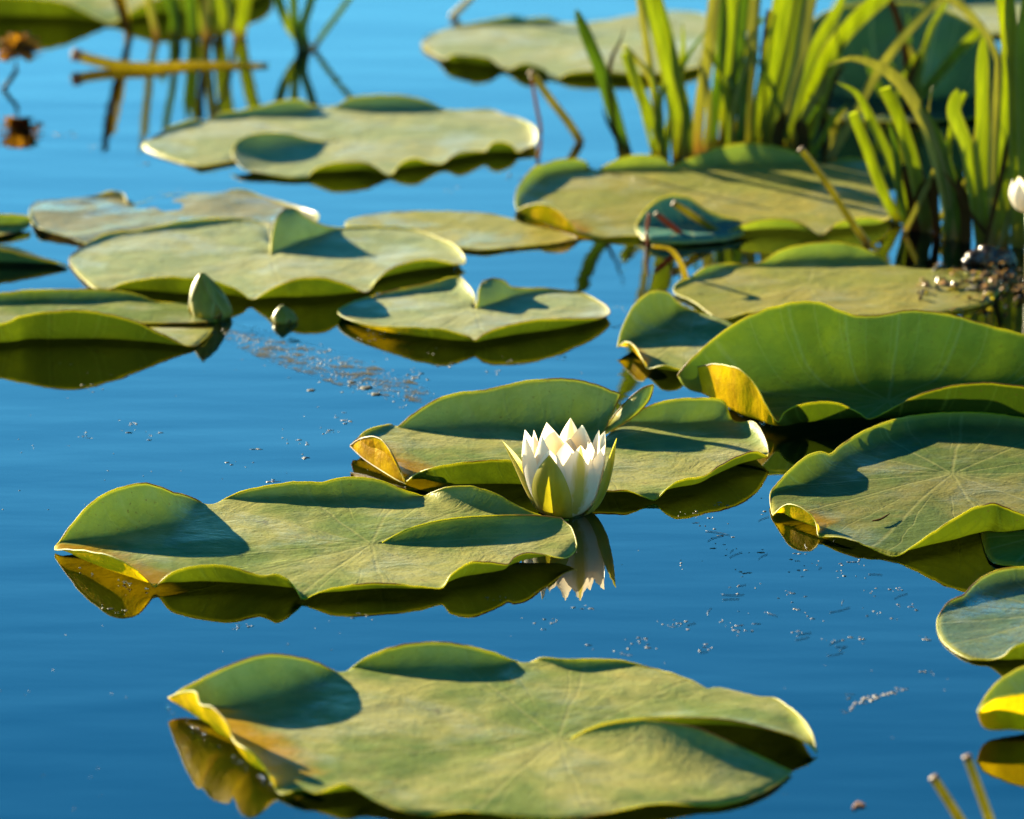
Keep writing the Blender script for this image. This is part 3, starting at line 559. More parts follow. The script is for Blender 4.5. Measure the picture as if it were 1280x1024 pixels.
def plant(label, blades, group='reed clumps growing from the pond', thin=7):
    b0 = blades[0][0][0]; loc = ground(*b0[:2])
    e = empty('reed_clump', loc, label, 'reed', group)
    rb = random.Random(int(b0[0]))
    if len(blades) > 5 or b0[0] > 700:
        us = [b[0][0][0] for b in blades]; vb = sum(b[0][0][1] for b in blades) / len(blades)
        for i in range(thin):
            u = rb.uniform(min(us) - 6, max(us) + 8); L = rb.uniform(40, 190); d = rb.gauss(8, 26) * L / 100; c_ = rb.uniform(-.5, .5) * L * .25
            blades = blades + [([(u, vb + rb.uniform(-4, 3)), (u + d * .3 + c_, vb - L * .4), (u + d * .65 + c_, vb - L * .75), (u + d, vb - L)], rb.uniform(4, 10), dict(mat=rb.choice([M_REED, M_REED_D, M_REED_P, M_DEAD]), twist=rb.uniform(-.6, .6), tip=rb.choice(['point', 'point', 'cut'])))]
    for bl in blades:
        px, w = bl[0], bl[1]; kw = dict(bl[2]) if len(bl) > 2 else {}; m = kw.pop('mat', M_REED)
        V, Fc, at = blade_geo(px, w, **kw)
        link('leaf_blade', mesh('leaf_blade', [x - loc for x in V], Fc, at), m, e)
    return e
def stem(name, label, cat, px, w, mat=M_STEM, lean=0.0, cut=True, group=None, taper=0.85, n=20, bumpy=0.0):
    S = catmull([tuple(p[:2]) for p in px], n); y0 = ground(*px[0][:2]).y; loc = ground(*px[0][:2])
    pts = [at_y(u, v, y0 + lean * i / (n - 1)) - loc for i, (u, v) in enumerate(S)]
    r0 = w / ppm(y0) / 2; rads = [r0 * (1 + (taper - 1) * i / (n - 1)) * (1 + bumpy * noise.noise(Vector((i * 0.8, w, 0)))) for i in range(n)]
    V, Fc = tube_geo(pts, rads, 10)
    o = link(name, mesh(name, V, Fc, {'along': [i / (n - 1) for i in range(n) for _ in range(10)], 'across': [0.0] * (10 * n)}), mat, None, loc)
    tag(o, label, cat, group)
    if cut:
        t = (pts[-1] - pts[-2]).normalized(); V, Fc = tube_geo([pts[-1] - t * rads[-1] * 0.6, pts[-1] + t * rads[-1] * 0.2, pts[-1] + t * rads[-1] * 0.35], [rads[-1] * 1.06, rads[-1] * 1.1, rads[-1] * 0.7], 10)
        link('cut_end', mesh('cut_end', V, Fc, {'along': [1.0] * len(V), 'across': [0.0] * len(V)}), M_CUT, o)
    return o
D = dict
plant('left clump of the tall reeds with a cut brown topped blade', [
    ([(783, 196), (766, 137), (750, 86), (736, 52), (720, 12)], 19, D(tip='round', mat=M_REED_D, twist=.5)),
    ([(775, 196), (762, 113), (764, 76), (776, 50), (781, 32)], 6, D(mat=M_DEAD)),
    ([(822, 197), (822, 168), (800, 116), (782, 66)], 16, D(tip='cut')),
    ([(852, 199), (845, 125), (830, 52), (815, 0), (790, -80), (760, -150)], 29, D(twist=.3)),
    ([(830, 198), (818, 120), (806, 40), (796, -10), (780, -50)], 10, D(mat=M_REED_P)),
    ([(862, 199), (858, 140), (846, 90), (838, 40)], 13, D())])
plant('middle clump of tall reeds, its broad blades bright yellow green', [
    ([(871, 192), (874, 138), (885, 69), (893, 0), (905, -90), (925, -160)], 17, D(mat=M_REED_P, twist=.4)),
    ([(909, 190), (910, 138), (909, 69), (914, 0), (920, -120), (928, -190)], 26, D()),
    ([(890, 191), (893, 140), (899, 90), (903, 30), (900, -60)], 15, D(mat=M_REED_D)),
    ([(931, 190), (933, 131), (940, 69), (944, 0), (958, -110)], 17, D(mat=M_REED_P, twist=.6)),
    ([(947, 192), (957, 125), (971, 62), (982, 0), (1005, -100), (1030, -170)], 34, D()),
    ([(900, 190), (917, 130), (924, 60), (930, 0), (941, -70)], 17, D(mat=M_REED_D)),
    ([(955, 192), (967, 140), (985, 80), (996, 20), (1008, -60)], 18, D(twist=.4)),
    ([(880, 192), (886, 150), (884, 110), (872, 70)], 9, D(mat=M_REED_P)),
    ([(922, 192), (928, 140), (931, 100), (936, 60)], 13, D(mat=M_REED_D))])
plant('right clump of the tall reeds leaning to the right in front of the dark leaf', [
    ([(967, 194), (984, 138), (1001, 69), (1013, 0), (1040, -90)], 18, D(mat=M_REED_P)),
    ([(984, 192), (1001, 138), (1025, 89), (1053, 45), (1098, 0), (1150, -40), (1190, -55)], 24, D()),
    ([(1004, 192), (1020, 132), (1040, 88), (1056, 48)], 18, D(mat=M_REED_D)),
    ([(975, 194), (990, 150), (1000, 110), (1020, 60), (1048, 10), (1062, -30)], 18, D()),
    ([(990, 194), (1008, 142), (1034, 104), (1056, 72)], 13, D(mat=M_REED_P)),
    ([(978, 196), (972, 170), (982, 140)], 16, D(mat=M_DEAD)),
    ([(1000, 198), (1004, 172), (998, 150)], 18, D(mat=M_DEAD, tip='round')),
    ([(1010, 200), (1030, 170), (1040, 150), (1062, 128)], 8, D()),
    ([(1000, 196), (1012, 160), (1030, 140), (1055, 180)], 9, D(mat=M_STEM)),
    ([(1035, 200), (1060, 160), (1087, 107), (1112, 69), (1142, 31), (1180, -3), (1215, 21), (1236, 48), (1247, 80), (1248, 110)], 13, D(mat=M_REED_P))])
plant('hooked reed clump at the right with a thin arched tip', [
    ([(1190, 300), (1178, 226), (1160, 165), (1142, 127), (1122, 100), (1094, 81), (1063, 73), (1036, 82)], 17, D(mat=M_REED_P, twist=.3)),
    ([(1142, 284), (1116, 206), (1091, 155), (1072, 118), (1046, 103)], 14, D()),
    ([(1124, 280), (1101, 234), (1081, 179), (1066, 141)], 15, D(tip='cut')),
    ([(1160, 290), (1149, 240), (1138, 192), (1122, 144), (1106, 110)], 19, D(tip='cut', twist=.3)),
    ([(1205, 300), (1190, 230), (1166, 160), (1150, 128)], 18, D(mat=M_REED_D)),
    ([(1172, 296), (1168, 250), (1172, 205)], 12, D(mat=M_DEAD)),
    ([(1133, 286), (1124, 240), (1120, 190), (1110, 150)], 10, D(mat=M_REED_D)),
    ([(1182, 300), (1186, 250), (1180, 205), (1186, 170)], 14, D(mat=M_REED_D)),
    ([(1160, 290), (1152, 262), (1160, 236), (1184, 222)], 24, D(mat=M_DEAD, tip='round')),
    ([(1150, 288), (1146, 240), (1136, 205)], 30, D(mat=M_DEAD, tip='round'))])
plant('reed clump at the right edge with broad upright blades', [
    ([(1252, 308), (1254, 220), (1258, 150), (1263, 69), (1256, 0), (1245, -90), (1230, -150)], 24, D()),
    ([(1234, 306), (1229, 240), (1228, 180), (1228, 103), (1229, 45)], 19, D(tip='round')),
    ([(1240, 307), (1240, 200), (1243, 138), (1246, 76), (1237, 48)], 11, D(mat=M_REED_P)),
    ([(1228, 305), (1220, 245), (1211, 192), (1201, 165), (1192, 138), (1197, 111)], 21, D(tip='round')),
    ([(1272, 310), (1270, 220), (1270, 120), (1264, 40), (1260, -60)], 20, D(twist=.4)),
    ([(1290, 312), (1284, 230), (1280, 140), (1279, 60), (1290, -60)], 22, D()),
    ([(1208, 304), (1206, 260), (1196, 222)], 16, D(mat=M_DEAD)),
    ([(1245, 306), (1215, 270), (1196, 236), (1178, 214)], 6, D(mat=M_DEAD))])
plant('brown tipped diagonal reed leaning right behind the hooked clump', [
    ([(1140, 142), (1149, 124), (1166, 103), (1194, 69), (1225, 38)], 15, D(tip='cut')),
    ([(1130, 146), (1139, 96), (1153, 62), (1160, 40), (1167, 22)], 7, D(mat=M_DEAD)),
    ([(1120, 145), (1106, 120), (1094, 100), (1080, 60)], 11, D(mat=M_REED_D))])
plant('reed clump at the top left standing before the corner pad', [
    ([(196, 46), (191, 25), (186, 0), (178, -60), (170, -110)], 11, D(mat=M_REED_P)),
    ([(222, 46), (223, 30), (217, 0), (205, -60), (190, -100)], 10, D(mat=M_REED_D)),
    ([(256, 48), (257, 20), (259, 0), (264, -60), (262, -120)], 13, D(mat=M_REED_P)),
    ([(273, 48), (276, 20), (277, 0), (284, -60), (300, -115)], 20, D()),
    ([(300, 47), (303, 24), (307, 0), (318, -50), (330, -80)], 18, D()),
    ([(242, 47), (240, 20), (238, 0), (230, -60)], 16, D(mat=M_REED_D)),
    ([(160, 44), (158, 25), (153, 0), (140, -60), (120, -110)], 10, D(mat=M_STALK))])
plant('small reed tuft at the top, right of the corner clump', [
    ([(388, 62), (366, 40), (353, 15), (346, -10), (336, -60)], 13, D()),
    ([(384, 62), (379, 36), (385, 12), (391, -8), (402, -50)], 12, D()),
    ([(392, 61), (406, 40), (424, 16), (440, -6), (470, -40)], 8, D(mat=M_REED_D)),
    ([(376, 62), (368, 20), (366, -20), (360, -60)], 12, D(mat=M_REED_D))])
ST = 'cut and broken stems standing in the water'
stem('plant_stem', 'stubby olive stem leaning left above the water at the back', 'stem', [(726, 178), (712, 155), (688, 124), (664, 90)], 11, group=ST)
stem('plant_stem', 'thin dark stem next to the stubby leaning one', 'stem', [(672, 202), (676, 165), (670, 130), (664, 96)], 5, M_BROWN, cut=False, group=ST)
stem('plant_stem', 'long olive stem slanting across the yellow green pad', 'stem', [(1085, 306), (1063, 275), (1032, 227), (1001, 186)], 10, group=ST)
stem('plant_stem', 'short thick olive stub over the small teal leaf', 'stem', [(908, 298), (874, 275), (842, 254)], 10, group=ST)
stem('plant_stem', 'short brown stub left of the thick one over the teal leaf', 'stem', [(862, 303), (843, 286), (820, 267)], 8, M_BROWN, group=ST)
stem('plant_stem', 'thin rusty stalk hanging upright beside the teal leaf', 'stem', [(809, 306), (808, 290), (811, 266)], 5, M_BROWN, cut=False, group=ST)
stem('plant_stem', 'yellow curled stalk arching beside the pad behind the huge leaf', 'stem', [(858, 352), (852, 332), (838, 312), (815, 308)], 9, M_STALK, cut=False, group=ST, taper=.5)
stem('plant_stem', 'short green stem poking in from the top edge left of the distant pad', 'stem', [(564, 22), (572, 14), (590, -4), (610, -30)], 9, M_STEM, cut=False, group=ST)
stem('plant_stem', 'cut green stem in the bottom right corner left of its twin', 'stem', [(1222, 1060), (1196, 1018), (1167, 972)], 14, group=ST)
stem('plant_stem', 'cut green stem in the bottom right corner right of its twin', 'stem', [(1250, 1062), (1232, 1010), (1209, 946)], 14, group=ST)

# floating flower stalk
def floating_stalk():
    pts = [P(u, v, h) for u, v, h in catmull([(335, 82, 1), (241, 81, 2), (190, 84, 3), (150, 82, 5), (120, 76, 9), (99, 70, 14)], 26)]
    loc = ground(200, 85); y = loc.y
    V, Fc = tube_geo([p - loc for p in pts], [(3 + 3.5 * min(1, i / 16)) / ppm(y) for i in range(26)], 10)
    o = link('floating_stalk', mesh('floating_stalk', V, Fc, {'along': [.6] * len(V), 'across': [0.] * len(V)}), M_STALK, None, loc)
    tag(o, 'yellow flower stalk lying on the water at the top left, pale tip raised', 'stalk')
    t = (pts[-1] - pts[-2]).normalized(); e = pts[-1] - loc; r = 6.5 / ppm(y)
    V, Fc = tube_geo([e - t * r * .6, e + t * r * .4, e + t * r * 1.2, e + t * r * 1.5], [r * 1.0, r * 1.25, r * 1.3, r * .8], 12)
    link('stalk_tip', mesh('stalk_tip', V, Fc, {'along': [.6] * len(V), 'across': [0.] * len(V)}), M_TIP, o)
floating_stalk()

# ------------------------------------------------------------------ flowers
def petal_geo(az, length_prof, wid, n=22, m=9, cup=0.5, tilt=0.0):
    """length_prof: list of (r, z) base->tip; az 0 faces the camera, positive to the right"""
    prof = catmull(length_prof, n); V, A, X, Fc = [], [], [], []
    o = Vector((math.sin(az), -math.cos(az), 0)); s_ = Vector((math.cos(az), math.sin(az), 0))
    for i, (r, z) in enumerate(prof):
        t = i / (n - 1); w = wid * (0.42 + 0.58 * math.sin(math.pi * min(1, t / 0.92) ** 0.9 * 0.5)) if t < 0.5 else wid * (0.42 + 0.58 * math.sin(math.pi * (0.5 / .92) ** .9 * .5))
        if t >= 0.5: w *= max(0.0, 1 - ((t - 0.5) / 0.5) ** 2.2) + 0.012
        for j in range(m):
            x = -1 + 2 * j / (m - 1)
            V.append(o * (r - cup * w * x * x) + s_ * (x * w + tilt * t * wid) + Vector((0, 0, z))); A.append(t); X.append(x)
    for i in range(n - 1):
        for j in range(m - 1): q = i * m + j; Fc.append((q, q + 1, q + m + 1, q + m))
    return V, Fc, A, X
def water_lily():
    c = ground(706, 640); s = 1 / ppm(c.y)
    root = empty('water_lily', c, 'white water lily with olive sepals floating between the two middle pads', 'flower')
    def px(prof): return [(r * s, z * s) for r, z in prof]
    def add(name, az, prof, wid, mat, cup=0.5, tilt=0.0, green=0.0):
        V, Fc, A, X = petal_geo(R(az), px(prof), wid * s, cup=cup, tilt=tilt)
        me = mesh(name, V, Fc, {'along': A, 'across': X, 'green': [green] * len(V)})
        return link(name, me, mat, root)
    # sepals: outside olive, inside pale
    add('sepal', -22, [(8, -6), (33, 2), (53, 24), (61, 55), (54, 87)], 30, M_SEPAL, .45)
    add('sepal', 84, [(8, -6), (36, 2), (52, 26), (61, 60), (65, 98)], 25, M_SEPAL, .5)
    add('sepal', 172, [(8, -6), (34, 2), (50, 30), (57, 70), (54, 108)], 25, M_PETAL, .45, 0, .7)
    add('sepal', 268, [(8, -6), (34, 2), (50, 28), (65, 62), (79, 92)], 25, M_SEPAL, .5)
    rnd = random.Random(3)
    for k in range(8):
        az = 22 + k * 45 + rnd.uniform(-5, 5)
        add('petal', az, [(6, -4), (26, 2), (45, 26), (54 + rnd.uniform(-2, 2), 62), (55 + rnd.uniform(-5, 4), 99 + rnd.uniform(-8, 6))], 31, M_PETAL, .42, rnd.uniform(-.2, .2), 0.9 if k == 0 else 0.0)
    for k in range(7):
        az = -2 + k * 51.4 + rnd.uniform(-7, 7)
        add('petal', az, [(5, 0), (20, 6), (37, 30), (45, 62), (42 + rnd.uniform(-4, 4), 101 + rnd.uniform(-9, 6))], 27, M_PETAL, .42, rnd.uniform(-.25, .25))
    for k in range(5):
        az = 24 + k * 72 + rnd.uniform(-8, 8)
        add('petal', az, [(5, 4), (16, 10), (28, 34), (33, 60), (27 + rnd.uniform(-3, 3), 88 + rnd.uniform(-8, 6))], 22, M_PETAL, .42, rnd.uniform(-.25, .25))
    V, Fc = [], []
    for k in range(34):
        a = rnd.uniform(0, 6.28); r0 = rnd.uniform(2, 12); r1 = r0 * 1.35; z1 = rnd.uniform(44, 62)
        pts = [Vector((math.cos(a) * r * s, math.sin(a) * r * s, z * s)) for r, z in ((r0, 10), (r1 + 3, z1 * .6), (r1, z1))]
        v, f = tube_geo(pts, [1.6 * s, 1.6 * s, .7 * s], 5); b = len(V); V += v; Fc += [tuple(x + b for x in q) for q in f]
    link('stamens', mesh('stamens', V, Fc), M_STAMEN, root)
    # receptacle under the cup
    V, Fc = tube_geo([Vector((0, 0, z * s)) for z in (-60, -12, -4, 4)], [4 * s, 5 * s, 22 * s, 10 * s], 14)
    link('flower_base', mesh('flower_base', V, Fc, {'along': [.7] * len(V), 'across': [0.] * len(V)}), M_STEM, root)
    # small fly on an inner petal
    fl = Vector((703 - 706, -28, 88)) * s + c
    e = empty('fly', fl, 'tiny black fly sitting on a white lily petal', 'fly')
    def ell(name, cx, rx, ry, rz):
        bm = bmesh.new(); bmesh.ops.create_uvsphere(bm, u_segments=10, v_segments=8, radius=1)
        for v in bm.verts: v.co = Vector((v.co.x * rx, v.co.y * ry, v.co.z * rz)) * s + Vector(cx) * s
        me = bpy.data.meshes.new(name); bm.to_mesh(me); bm.free(); link(name, me, M_FLY, e)
    ell('abdomen', (0, 0, -2.2), 1.3, 1.3, 2.4); ell('thorax', (0, 0, 1), 1.2, 1.2, 1.4); ell('head', (0, -.2, 3), .9, .9, .9)
    ell('wing', (1.2, -.8, -2), .8, .15, 2.6); ell('wing', (-1.2, -.8, -2), .8, .15, 2.6)
water_lily()
def bud(label, u, v, height, rad, lean, stripes=.7):
    c = ground(u, v); s = 1 / ppm(c.y)
    root = empty('lily_bud', c, label, 'bud', 'closed lily buds')
    for k in range(4):
        az = R(k * 90 - 20); prof = [(rad * .35 * s, -6 * s), (rad * .97 * s, height * .06 * s), (rad * .92 * s, height * .3 * s), (rad * .50 * s, height * .66 * s), (rad * .05 * s, height * s)]
        V, Fc, A, X = petal_geo(az, prof, rad * .74 * s, cup=.36)
        V = [p + Vector((lean * s * max(0, p.z / (height * s)) ** 1.2, 0, 0)) for p in V]
        o = link('sepal', mesh('sepal', V, Fc, {'along': A, 'across': X}), M_BUD, root)
        m = o.modifiers.new('thickness', 'SOLIDIFY'); m.thickness = .0005; m.offset = 0
    V, Fc = tube_geo([Vector((lean * s * max(0, t) ** 1.2, 0, height * s * t)) for t in (-.2, 0, .1, .3, .55, .8, .93)], [rad * s * r for r in (.2, .5, .86, .82, .55, .22, .05)], 14)
    link('bud_core', mesh('bud_core', V, Fc, {'along': [.6] * len(V), 'across': [.2] * len(V)}), M_BUD, root)
bud('tall pointed green bud in front of the large pale pad', 264, 396, 57, 27, -11)
bud('small round green bud floating right of the tall pointed one', 356, 402, 21, 16, -3)

def white_blossom():
    y = ground(1275, 312).y - .1; c = at_y(1286, 266, y); s = 1.4 / ppm(y)
    root = empty('white_blossom', c, 'small white blossom at the right edge among the reed blades', 'flower')
    for k in range(7):
        V, Fc, A, X = petal_geo(R(k * 51 + 10), [(2 * s, 0), (12 * s, 4 * s), (18 * s, 16 * s), (15 * s, 30 * s)], 11 * s, cup=.5)
        link('petal', mesh('petal', V, Fc, {'along': A, 'across': X, 'green': [0.] * len(V)}), M_PETAL, root)
    V, Fc = tube_geo([Vector((0, 0, 2 * s)), Vector((1 * s, 0, -25 * s)), Vector((0, 0, -(c.z) - .03))], [3 * s, 3 * s, 3 * s], 8)
    link('stalk', mesh('stalk', V, Fc, {'along': [.7] * len(V), 'across': [0.] * len(V)}), M_STEM, root)
white_blossom()
def withered_flower():
    y = ground(14, 112).y; c = at_y(20, 62, y); s = 1 / ppm(y); rnd = random.Random(5)
    root = empty('withered_flower', c, 'withered rusty yellow flower head at the top left edge', 'flower')
    for k in range(48):
        a = rnd.uniform(0, 360); L = rnd.uniform(10, 36); up = rnd.uniform(-30, 30) * (1 - L / 60)
        V, Fc, A, X = petal_geo(R(a), [(1 * s, 0), (L * .4 * s, up * .6 * s + 3 * s), (L * .75 * s, up * s), (L * s, up * .7 * s)], rnd.uniform(6, 12) * s, cup=rnd.uniform(-.8, .9), tilt=rnd.uniform(-.6, .6))
        link('petal', mesh('petal', V, Fc, {'along': A, 'across': X}), rnd.choice([M_RUST, M_RUST, M_DEAD]), root)
    pts = [Vector((0, 0, 0)), at_y(20, 90, y) - c, ground(4, 112) - c]
    V, Fc = tube_geo(pts, [3 * s] * 3, 8); link('stalk', mesh('stalk', V, Fc, {'along': [.7] * len(V), 'across': [0.] * len(V)}), M_DEAD, root)
withered_flower()

# ------------------------------------------------------------------ lumps, weeds, debris
def blob(bm, c, rx, ry, rz, seed, amp=.35, sub=2, mi=0):
    r = bmesh.ops.create_icosphere(bm, subdivisions=sub, radius=1)
    for v in r['verts']:
        d = 1 + amp * noise.noise(v.co * 1.7 + Vector((seed, seed * 2.3, 0)))
        v.co = Vector((v.co.x * rx * d, v.co.y * ry * d, v.co.z * rz * d)) + c
    fs = set(f for v in r['verts'] for f in v.link_faces)
    for f in fs: f.material_index = mi; f.smooth = True
def bm_obj(name, bm, mats, label, cat, kind=None, group=None):
    me = bpy.data.meshes.new(name); bm.to_mesh(me); bm.free(); return tag(link(name, me, mats), label, cat, group, kind)
bm = bmesh.new()
c = ground(1236, 330); s = 1 / ppm(c.y)
for i, (du, dz, r) in enumerate(((-14, 8, 14), (2, 10, 17), (16, 8, 14), (-4, 16, 10), (26, 4, 9), (-24, 3, 8))): blob(bm, c + Vector((du * s, 0, dz * s)), r * s, r * s, r * .8 * s, i * 3.7, .4, 3)
bm_obj('root_lump', bm, M_LUMP, 'dark shiny wet root lump at the foot of the right edge reeds', 'root')
rnd = random.Random(11)
V, Fc, MI = [], [], []
for i in range(150):
    u = rnd.gauss(1228, 46); v = rnd.gauss(362, 13)
    if u < 1118 or v < 338: continue
    c = ground(u, v); s = 1 / ppm(c.y); L = rnd.uniform(8, 34) * s; a = rnd.uniform(0, 6.28); w = rnd.choice((1, 1.5, 2.5, 5)) * s; b = len(V); mi = rnd.choice((0, 0, 0, 0, 2, 3))
    z = rnd.uniform(0, 5) * s; bend = rnd.uniform(-1.5, 1.5); p = c + Vector((0, 0, z)); N = 7
    for q in range(N):
        t = q / (N - 1); d = Vector((math.cos(a + bend * t), math.sin(a + bend * t), 0)); n_ = Vector((-d.y, d.x, rnd.uniform(-.4, .4)))
        ww = w * math.sin(math.pi * (.1 + .8 * t)); hz = Vector((0, 0, (math.sin(math.pi * t) * rnd.uniform(.6, 1.2) * 6 + 1) * s))
        V += [p + hz + n_ * ww, p + hz + Vector((0, 0, ww * .5)), p + hz - n_ * ww]; p = p + d * (L / N)
    for q in range(N - 1):
        for j in range(2): x = b + q * 3 + j; Fc.append((x, x + 1, x + 4, x + 3)); MI.append(mi)
wd = link('wet_weed', mesh('wet_weed', V, Fc, mats=None), [M_WEED, M_LUMP, M_ALGAE, M_STALK]); wd.data.polygons.foreach_set('material_index', MI)
tag(wd, 'brown wet weed heaped on the water below the right edge reeds', 'weed', None, 'stuff')
# algae strip
bm = bmesh.new()
for i in range(420):
    t = min(1, max(0, rnd.random())); a = rnd.gauss(0, 1)
    u = 285 + 235 * t + rnd.gauss(0, 14); v = 412 + 80 * t ** .9 + a * (5 + 6 * t)
    c = ground(u, v); s = 1 / ppm(c.y)
    blob(bm, c, rnd.uniform(.5, 2.2) * s, rnd.uniform(1, 4) * s, rnd.uniform(.1, .35) * s, i * 1.3, .6, 1, rnd.choice((0, 0, 1, 2)))
for u, v, r in ((458, 485, 8), (470, 493, 7), (389, 488, 5), (440, 478, 5)):
    c = ground(u, v); s = 1 / ppm(c.y); blob(bm, c, r * s, r * s * 1.2, r * .22 * s, u, .4, 2, 0)
fv = []
for i in range(25):
    t = i / 24; row = []
    for j in range(9):
        x = -1 + j / 4; g = ground(278 + 262 * t + x * 4, 412 + 84 * t ** .9 + x * (9 + 13 * math.sin(math.pi * (.15 + .8 * t)))); g.z = .0003 + .0001 * noise.noise(g * 40); row.append(bm.verts.new(g))
    fv.append(row)
for i in range(24):
    for j in range(8): f = bm.faces.new((fv[i][j], fv[i][j + 1], fv[i + 1][j + 1], fv[i + 1][j])); f.material_index = 3; f.smooth = True
bm_obj('algae_scum', bm, [M_ALGAE, M_DEBRIS_D, M_DEBRIS, film_material()], 'strip of tan algae scum floating between the left pads', 'algae', 'stuff')
# tiny floating debris
CL = [(105, 546, 6), (155, 538, 12), (190, 546, 8), (165, 530, 4), (370, 551, 9), (300, 577, 12), (338, 602, 5), (380, 572, 8), (322, 560, 6), (425, 520, 9), (440, 527, 8), (418, 541, 8), (115, 487, 10), (145, 762, 12), (120, 485, 12), (880, 655, 14), (915, 670, 12), (905, 690, 14), (862, 705, 12), (940, 690, 10), (995, 715, 14), (930, 716, 10), (1060, 705, 12), (920, 737, 14), (990, 742, 12), (1085, 740, 9), (1120, 737, 10), (680, 784, 20), (692, 778, 12), (762, 812, 14), (776, 820, 14), (800, 800, 12), (812, 806, 12), (832, 780, 12), (850, 786, 12), (900, 780, 12), (935, 786, 10), (990, 762, 12), (1015, 774, 10), (1082, 800, 8), (1155, 798, 9), (1136, 760, 8), (1110, 690, 6), (1060, 720, 10), (880, 810, 8), (1000, 790, 10), (730, 760, 8), (960, 640, 10), (975, 628, 8), (1060, 870, 6), (400, 690, 4), (470, 560, 8), (460, 425, 8), (520, 470, 8), (640, 452, 8), (540, 440, 10), (80, 170, 8), (115, 185, 5), (185, 205, 6), (215, 243, 10), (640, 220, 8), (560, 240, 8), (1095, 765, 12), (1160, 840, 6), (1040, 800, 10), (740, 395, 6), (780, 385, 10), (770, 410, 8), (300, 784, 10), (450, 772, 14), (620, 748, 10), (860, 642, 10), (1000, 692, 12), (1012, 703, 10), (560, 458, 10), (620, 464, 10), (700, 447, 8), (1050, 712, 10), (900, 632, 8)]
bm = bmesh.new()
for (cu, cv, rr) in CL:
    for i in range(rnd.randint(3, 8)):
        u = cu + rnd.gauss(0, rr * .9); v = cv + rnd.gauss(0, rr * .28); c = ground(u, v); s = 1 / ppm(c.y)
        blob(bm, c, rnd.choice((.8, 1.2, 1.6, 2.6, 4.5)) * s * rnd.uniform(.6, 1.2), rnd.uniform(.8, 3) * s, rnd.uniform(.3, 1.0) * s, rnd.random() * 50, .7, 1, rnd.choice((0, 0, 1, 2, 2)))
for i in range(200):
    u = rnd.uniform(0, 1250); v = rnd.choice((rnd.uniform(440, 640), rnd.uniform(640, 1020)))
    c = ground(u, v); s = 1 / ppm(c.y); blob(bm, c, rnd.uniform(.5, 1.3) * s, rnd.uniform(.6, 2) * s, rnd.uniform(.3, .8) * s, rnd.random() * 50, .5, 1, rnd.choice((0, 1, 2)))
bm_obj('floating_debris', bm, [M_DEBRIS, M_DEBRIS_W, M_DEBRIS_D], 'tiny seeds and specks scattered over the open water', 'debris', 'stuff')
# threads
V, Fc = [], []
for i in range(26):
    u = rnd.uniform(840, 1140); v = rnd.uniform(650, 830); L = rnd.uniform(10, 34); a = rnd.uniform(0, 6.28); pts = []
    for q in range(9):
        t = q / 8; g = ground(u + math.cos(a + t * .25) * L * t, v + math.sin(a + t * .3) * L * .3 * t); g.z = .0004; pts.append(g)
    v_, f_ = tube_geo(pts, [.00016] * 9, 4); b = len(V); V += v_; Fc += [tuple(x + b for x in q) for q in f_]
tag(link('floating_threads', mesh('floating_threads', V, Fc), M_THREAD), 'hair thin plant threads on the water right of the flower', 'threads', kind='stuff')
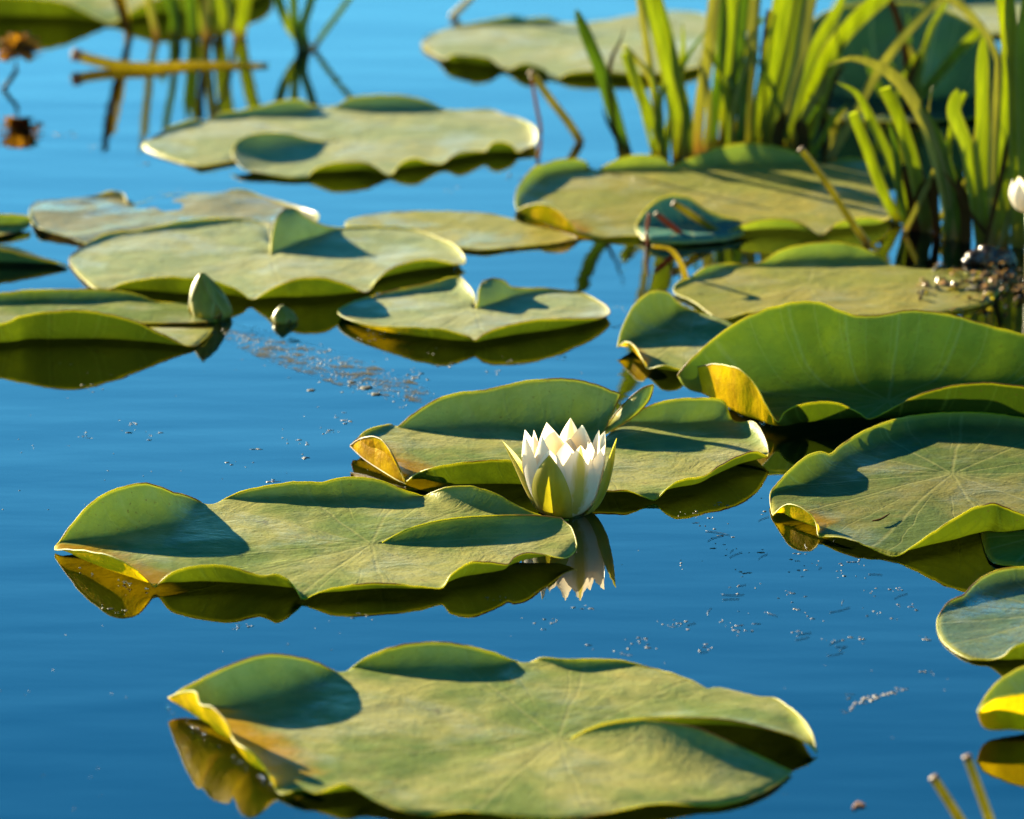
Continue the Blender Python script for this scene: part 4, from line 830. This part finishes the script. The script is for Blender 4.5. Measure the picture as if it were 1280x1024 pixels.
# feather-like fragment
def fragment(name, label, path, w, mat):
    S = [ground(u, v) for u, v in catmull(path, 18)]; V, Fc = [], []; s = 1 / ppm(S[0].y); loc = S[0].copy()
    for i, p in enumerate(S):
        t = i / 17; ww = w * s * (math.sin(math.pi * (0.08 + .88 * t)) ** .7) * (1 + .35 * noise.noise(Vector((i * .9, w, 2))))
        for x in (-1, -.4, .4, 1): V.append(p - loc + Vector((0, x * ww * 2.2, .0005 + .0003 * (1 - x * x) + .0004 * noise.noise(Vector((i * .7, x * 2, 1))))))
    for i in range(17):
        for j in range(3): q = i * 4 + j; Fc.append((q, q + 1, q + 5, q + 4))
    o = link(name, mesh(name, V, Fc), mat, None, loc); m = o.modifiers.new('thickness', 'SOLIDIFY'); m.thickness = .0002
    return tag(o, label, 'leaf fragment')
def flakes(name, label, path, mat, n=46):
    bm = bmesh.new(); S = catmull(path, n); loc = ground(*path[0])
    for i, (u, v) in enumerate(S):
        t = i / (n - 1); e = math.sin(math.pi * (.1 + .8 * t)); g = ground(u + rnd.gauss(0, 3), v + rnd.gauss(0, 2.2 * e)) - loc; k_ = 1 / ppm(loc.y)
        blob(bm, g, rnd.uniform(1.5, 5) * k_, rnd.uniform(1.5, 6) * e * k_, rnd.uniform(.2, .6) * k_, i, .6, 1)
    me = bpy.data.meshes.new(name); bm.to_mesh(me); bm.free(); return tag(link(name, me, mat, None, loc), label, 'leaf fragment')
flakes('leaf_fragment', 'pale curved leaf fragment floating on open water at the lower right', [(1060, 890), (1072, 880), (1090, 873), (1112, 868), (1134, 860)], M_DEBRIS_W)
fragment('leaf_fragment', 'small pinkish petal scrap floating near the bottom edge', [(1066, 1012), (1072, 1007), (1082, 1008)], 5, M_TIP)
fragment('leaf_fragment', 'thin dry leaf curl lying on the broad khaki pad', [(1090, 664), (1100, 662), (1112, 655)], 2, M_DEAD).location.z += .006
# droplets along wet rims
bm = bmesh.new()
for (u0, v0, u1, v1, k) in ((212, 886, 345, 985, 22), (72, 700, 190, 738, 12), (455, 575, 505, 603, 8), (925, 517, 975, 535, 9), (675, 278, 724, 293, 5), (440, 412, 520, 420, 7), (535, 330, 575, 335, 4), (835, 368, 870, 385, 7), (1205, 318, 1250, 330, 4), (905, 298, 912, 300, 2), (545, 62, 560, 74, 3), (560, 65, 600, 72, 2)):
    for i in range(k):
        t = rnd.random(); u = u0 + (u1 - u0) * t + rnd.gauss(0, 1.5); v = v0 + (v1 - v0) * t + rnd.gauss(0, 1.5)
        c = P(u, v, rnd.uniform(1, 4)); s = 1 / ppm(c.y); r = rnd.choice((1, 1.3, 1.8)) * s
        blob(bm, c, r, r, r * .9, i, .1, 2)
bm_obj('water_droplets', bm, M_DROP, 'glinting water droplets along the wet leaf rims', 'droplets', 'stuff')
